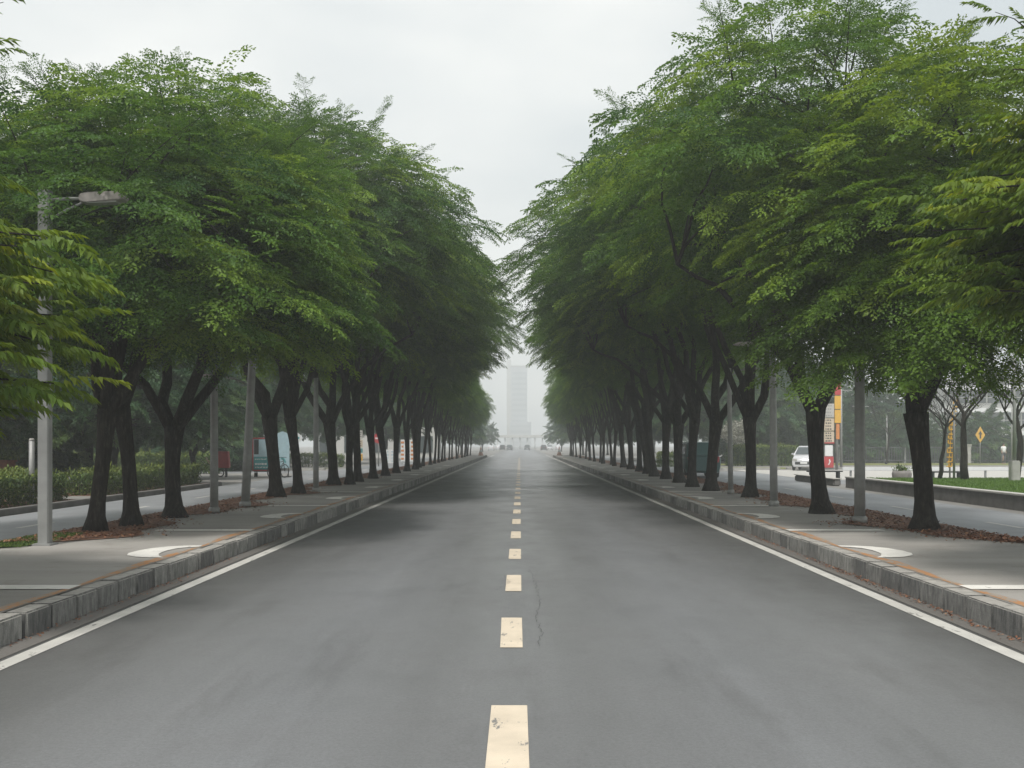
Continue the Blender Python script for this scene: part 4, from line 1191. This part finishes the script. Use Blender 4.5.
def stack(o):
    MB().tube([(0, 0, -.02), (0, 0, 2.6)], .05, 8).build('post', 'pole_pale', o)
    for k, (z, h, m) in enumerate(((2.3, .55, 'coping'), (1.68, .5, 'tan'), (1.2, .3, 'teal'), (.75, .45, 'yellow'))):
        p = MB().box((0, -.06, z), (.42, .06, h), bevel=.01).build('board', m, o)
        b = MB()
        for j in range(3): b.box((0, -.095, z - h * .25 + j * h * .25), (.28 - .06 * (j % 2), .008, .04))
        b.build('print', 'dark', p)
sign_on_post('sign_stack', (-10.9, 68, 0), 'narrow post of stacked tan, teal and yellow boards between trunks', stack)
def board(w_, h_, rows, cols):
    def f(o):
        MB().box((0, 0, .25 + h_ / 2), (w_, .06, h_), bevel=.01).build('panel', 'white', o)
        for s in (-1, 1): MB().tube([(s * w_ * .4, .0, -.02), (s * w_ * .4, .0, .26)], .03, 6).build('leg', 'pole_pale', o)
        b = MB(); r = random.Random(rows)
        for j in range(rows):
            for i in range(cols): b.box((-w_ * .36 + i * w_ * .72 / max(1, cols - 1), -.037, .25 + h_ * (j + .7) / (rows + .4)), (w_ * .5 / cols * r.uniform(.5, 1), .01, h_ * .09))
        b.build('print', 'orange' if rows % 2 else 'bluepale', f.__dict__.setdefault('p', o))
    return f
sign_on_post('notice_board', (-9.2, 72, 0), 'low white notice board with pale print between trunks', board(.9, 1.0, 4, 3))
sign_on_post('notice_board', (-9.0, 80, 0), 'tall white notice board with orange print between trunks', board(1.1, 1.75, 5, 2))

# brick planter box, far left
o = empty('brick_planter', (-17.4, 33.6, 0.1), 0, 'orange brick planter box under the dark trees behind the hedge', 'planter')
MB().box((0, 0, .48), (.62, .6, .95), bevel=.01).build('box', 'brick', o)
MB().box((0, 0, .98), (.70, .68, .07), bevel=.01).build('coping', 'brick', o)
rngp = np.random.default_rng(8)
V, Q, T = place_leaves(np.stack([rngp.normal(0, .2, 500), rngp.normal(0, .2, 500), 1.05 + np.abs(rngp.normal(0, .14, 500))], 1), rngp, .1, .9)
link('plant', np_mesh('plant', V, Q, T), 'leaf_hedge', o)

# ------------------------------------------------------------------ lawn-side junction
o = empty('sign_tower', (19.9, 64.5, 0), R(-4), 'tall sign tower of tan, yellow and red panels half behind the stout black trunk', 'sign')
MB().tube([(.52, 0, -.02), (.52, 0, 6.3)], .09, 10).build('post', 'pole', o)
for k, (z0, z1, m) in enumerate(((3.35, 4.25, 'coping'), (2.5, 3.3, 'tan'), (1.75, 2.45, 'tan'))):
    p = MB().box((.02, -.05, (z0 + z1) / 2), (.62, .16, z1 - z0), bevel=.02).build('tan_panel', m, o)
    b = MB(); r = random.Random(k)
    n = 4
    for j in range(n):
        x = -.22
        while x < .16:
            wd = r.uniform(.05, .12); b.box((x + wd / 2, -.135, z0 + (z1 - z0) * (j + .6) / (n + .2)), (wd, .012, .08)); x += wd + .05
    b.build('print', 'dark' if k else 'pole', p)
MB().box((.02, -.14, 1.72), (.62, .05, .07)).build('red_strip', 'red', o)
for z0, z1, m, nm in ((3.9, 4.75, 'yellow', 'yellow_panel'), (3.0, 3.85, 'yellow', 'yellow_panel'), (1.95, 2.95, 'orange', 'orange_panel'), (4.8, 6.2, 'red', 'red_panel')):
    MB().box((.55, -.13, (z0 + z1) / 2), (.40 if m != 'orange' else .22, .1, z1 - z0), bevel=.015).build(nm, m, o)
MB().box((.0, -.05, 1.22), (.5, .14, .72), bevel=.02).build('white_panel', 'white', o)
p = MB().box((-.02, -.05, .48), (.62, .2, .72), bevel=.02).build('red_base', 'red', o)
b = MB(); b.prism([(-.08, .3), (.0, .3), (.10, .52), (.04, .70), (-.02, .62), (.02, .5)], -.165, -.152); b.build('mark', 'white', p)

o = empty('letter_post', (17.3, 40.2, 0), 0, 'slim post of stacked yellow letters behind the bare tree on the lawn', 'sign')
MB().tube([(0, .05, -.02), (0, .05, 3.7)], .035, 8).build('post', 'pole', o)
b = MB(); r = random.Random(12)
for k in range(15):
    z = .75 + k * .185
    wd = .26 if k < 12 else .16
    x = .015 * k - .06 + (.0 if k < 12 else .05)
    b.box((x, -.02, z), (wd * r.uniform(.75, 1), .05, .045), ry=r.uniform(-.12, .12))
    b.box((x + r.choice((-1, 1)) * wd * .42, -.02, z + .075), (.045, .05, .12))
    if k % 3 == 0: b.box((x, -.02, z + .07), (.04, .05, .1))
b.box((0.03, .0, 2.05), (.03, .02, 2.7), ry=.08); b.build('letters', 'yellow', o)

o = empty('warning_sign', (38.2, 83, 0), 0, 'small yellow diamond sign on a thin post before the fence', 'sign')
MB().tube([(0, 0.03, -.02), (0, .03, 2.9)], .035, 8).build('post', 'pole_pale', o)
p = MB().prism([(0, 1.75), (.40, 2.4), (0, 3.1), (-.40, 2.4)], -.02, .02).build('plate', 'yellow', o)
b = MB(); b.prism([(-.06, 2.1), (.06, 2.1), (.06, 2.45), (.16, 2.45), (0, 2.75), (-.16, 2.45), (-.06, 2.45)], -.034, -.022); b.build('arrow', 'dark', p)

# stone planter with flowers
o = empty('stone_planter', (15.5, 40.6, 0.0), 0, 'round grey stone planter bowl with small flowers beside the lawn', 'planter')
MB().tube([(0, 0, -.02), (0, 0, .05), (0, 0, .22), (0, 0, .45), (0, 0, .56), (0, 0, .57), (0, 0, .50)], [.22, .26, .36, .39, .35, .30, .29], 20).build('bowl', 'planter', o)
P = np.stack([rngp.normal(0, .14, 260), rngp.normal(0, .14, 260), .56 + np.abs(rngp.normal(0, .10, 260))], 1)
V, Q, T = place_leaves(P, rngp, .07, .9); link('flowers', np_mesh('flowers', V, Q, T), 'leaf_hedge', o)
V, Q, T = place_leaves(P[:40] + np.array([0, 0, .06]), rngp, .06, .9); link('petals', np_mesh('petals', V, Q, T), 'leaf_blossom', o)

# long fence
o = empty('railing_fence', (38, 87, 0), 0, 'long dark railing fence in front of the hazy trees', 'fence')
b = MB()
x = -16
while x < 30:
    b.box((x, 0, .75), (.05, .03, 1.35)); x += .22
b.build('railing', 'fence', o)
b = MB(); b.box((7, 0, 1.35), (46, .05, .06)); b.box((7, 0, .2), (46, .05, .06)); b.build('rail', 'fence', o)
for k in range(9):
    MB().box((-16 + k * 5.75, .05, .78), (.12, .12, 1.6), bevel=.01).build('post', 'pole_pale', o)
o = empty('gate_pier', (38.5, 86.2, 0), 0, 'pale square gate pier in front of the dark railing fence', 'pier')
MB().box((0, 0, .75), (.55, .5, 1.55), bevel=.02).build('pier', 'concrete', o); MB().box((0, 0, 1.56), (.66, .6, .1), bevel=.02).build('coping', 'coping', o)

def bench(x, y, label):
    o = empty('bench', (x, y, 0.0), R(3), label, 'bench')
    MB().box((0, 0, .45), (1.5, .4, .06), bevel=.01).build('seat', 'dark', o)
    for s in (-1, 1): MB().box((s * .6, 0, .21), (.07, .34, .46)).build('leg', 'dark', o)
bench(18.3, 43.0, 'low dark bench on the pale path beyond the lawn')
bench(11.3 + 2.1, 44.0, 'low dark bench beside the short wall stub')
o = empty('barrier_rail', (17.7, 45.6, 0.0), 0, 'low pale horizontal barrier along the path beyond the lawn', 'barrier')
MB().box((1.5, 0, .52), (9.0, .08, .16), bevel=.01).build('rail', 'white', o)
for k in range(5): MB().box((-2.6 + k * 2.05, .06, .24), (.08, .06, .52)).build('post', 'pole_pale', o)

# bollard-like cones at the far pavement ends
for s, lab in ((-1, 'tall pale pink traffic cone at the far end of the hedge-side pavement'), (1, 'tall pale traffic cone at the far end of the lawn-side pavement')):
    o = empty('traffic_cone', (s * 4.9, 125, WALK_Z), 0, lab, 'cone')
    MB().tube([(0, 0, 0.04), (0, 0, .6), (0, 0, 1.15)], [.30, .15, .04], 14).build('cone', 'pinkpale', o)
    MB().box((0, 0, .02), (.7, .7, .05), bevel=.01).build('base', 'pinkpale', o)
    MB().tube([(0, 0, .42), (0, 0, .72)], [.205, .135], 14).build('band', 'white', o)

# a person in white by the fence
def person(loc, label, rz):
    o = empty('person', loc, rz, label, 'person')
    me = bpy.data.meshes.new('body')
    vs = [(0, 0, .95), (0, 0, 1.15), (0, 0, 1.38), (0, 0, 1.48), (0, -.01, 1.60), (0, -.01, 1.70),
          (-.17, 0, 1.40), (-.22, .02, 1.12), (-.21, -.06, .86), (.17, 0, 1.40), (.22, .02, 1.12), (.21, -.06, .86),
          (-.09, 0, .90), (-.10, -.03, .48), (-.10, .06, .07), (-.10, -.10, .04), (.09, 0, .90), (.10, .03, .48), (.10, .02, .07), (.10, -.13, .04)]
    es = [(0, 1), (1, 2), (2, 3), (3, 4), (4, 5), (2, 6), (6, 7), (7, 8), (2, 9), (9, 10), (10, 11), (0, 12), (12, 13), (13, 14), (14, 15), (0, 16), (16, 17), (17, 18), (18, 19)]
    rad = [.13, .12, .14, .055, .085, .07, .06, .045, .035, .06, .045, .035, .09, .065, .045, .04, .09, .065, .045, .04]
    me.from_pydata(vs, es, [])
    ob = link('body', me, 'skin', o)
    md = ob.modifiers.new('skin', 'SKIN'); ob.modifiers.new('sub', 'SUBSURF').render_levels = 1
    for v, r_ in zip(me.skin_vertices[0].data, rad): v.radius = (r_, r_ * .85)
    me.skin_vertices[0].data[0].use_root = True
    b = MB(); b.tube([(0, 0, .92), (0, 0, 1.1), (0, 0, 1.36), (0, 0, 1.46)], [.165, .15, .18, .08], 14)
    for s in (-1, 1): b.tube([(s * .13, 0, 1.41), (s * .19, .0, 1.36), (s * .225, .02, 1.13)], [.08, .075, .062], 10)
    b.build('shirt', 'white', o)
    b = MB(); b.tube([(0, 0, .97), (0, 0, .84)], [.165, .17], 12)
    for s in (-1, 1): b.tube([(s * .09, 0, .88), (s * .10, -s * .03, .48), (s * .10, .04 - .02 * s, .10)], [.105, .085, .068], 10)
    b.build('trousers', 'navy', o)
    b = MB(); b.tube([(0, .03, 1.58), (0, .02, 1.68), (0, .0, 1.755)], [.088, .10, .04], 10); b.build('hair', 'black', o)
    return o
person((39.9, 82.5, 0.0), 'person in white shirt standing before the railing fence', R(20))

# ------------------------------------------------------------------ buildings
o = empty('office_building', (66, 122, 0), R(-4), 'pale low office building with horizontal bands behind the hazy trees', 'building')
MB().box((0, 3, 4.5), (30, 12, 9.0)).build('wall', 'facade', o)
for k, z in enumerate((1.9, 4.6, 7.3)):
    g = MB().box((0, -3.05, z), (29, .1, 1.5)).build('window', 'glass', o)
    b = MB()
    for j in range(15): b.box((-14 + j * 2.0, -3.13, z), (.16, .08, 1.5))
    b.box((0, -3.135, z - .1), (28.6, .06, .1))
    b.build('frame', 'facade', g)
    MB().box((0, -3.6, z + 1.05), (30.6, 1.3, .5), bevel=.03).build('ledge', 'white', o)
MB().box((0, 2.6, 9.15), (31, 13.5, .4), bevel=.03).build('roof', 'concrete', o)
o = empty('shop_building', (-17.5, 122, 0), R(2), 'long pale low building glimpsed between the far hedge-side trunks', 'building')
MB().box((0, 4, 2.1), (15, 9, 4.2)).build('wall', 'facade', o)
MB().box((0, 4, 4.3), (15.6, 9.6, .25), bevel=.03).build('roof', 'concrete', o)
for k in range(5): MB().box((-6 + k * 3, -.53, 1.6), (1.7, .1, 2.0)).build('window', 'glass', o)
o = empty('tower_building', (-2.3, 590, 0), 0, 'tall pale hazy tower at the end of the avenue', 'building'); o.scale = (1.2, 1.2, 1.12)
MB().box((1.5, 8, 21), (8.0, 16, 42)).build('tower_shaft', 'tower', o)
MB().box((-3.6, 9, 23), (2.2, 12, 46)).build('tower_lit_wing', 'facade', o)  # paler than the shaft, the tower's lit face put into colour
b = MB()
for k in range(12): b.box((1.5, -.06, 8 + k * 2.8), (7.0, .1, 1.3))
b.build('windows', 'towerglass', o)
MB().box((2.2, 5, 6.5), (10.5, 20, 13)).build('podium', 'tower', o)
b = MB()
for k in range(4): b.box((2.2, -5.06, 2.4 + k * 2.8), (9.6, .1, 1.2))
b.build('podium_windows', 'towerglass', o)
MB().box((1.5, 8, 42.4), (8.4, 16.4, .8)).build('roof', 'concrete', o)
o = empty('gateway', (0, 335, 0), 0, 'pale colonnade gateway across the end of the avenue', 'gateway')
MB().box((0, 0, 4.2), (22, 2.2, .9), bevel=.05).build('beam', 'facade', o)
for k in range(9):
    MB().tube([(-10 + k * 2.5, 0, -.05), (-10 + k * 2.5, 0, 3.8)], [.26, .24], 10).build('column', 'white', o)

# ------------------------------------------------------------------ haze
b = MB(); b.box((0, 306, 24.2), (352, 672, 50.6))
hz = b.build('haze', None)
hm = bpy.data.materials.new('haze_air'); hm.use_nodes = True
ht = hm.node_tree
for n in list(ht.nodes): ht.nodes.remove(n)
ho = ht.nodes.new('ShaderNodeOutputMaterial'); pv = ht.nodes.new('ShaderNodeVolumePrincipled')
pv.inputs['Color'].default_value = (0.93, 0.97, 0.98, 1); pv.inputs['Density'].default_value = HAZE
pv.inputs['Anisotropy'].default_value = 0.35
ht.links.new(pv.outputs[0], ho.inputs['Volume'])
hz.data.materials.append(hm)
tag(hz, kind='stuff')
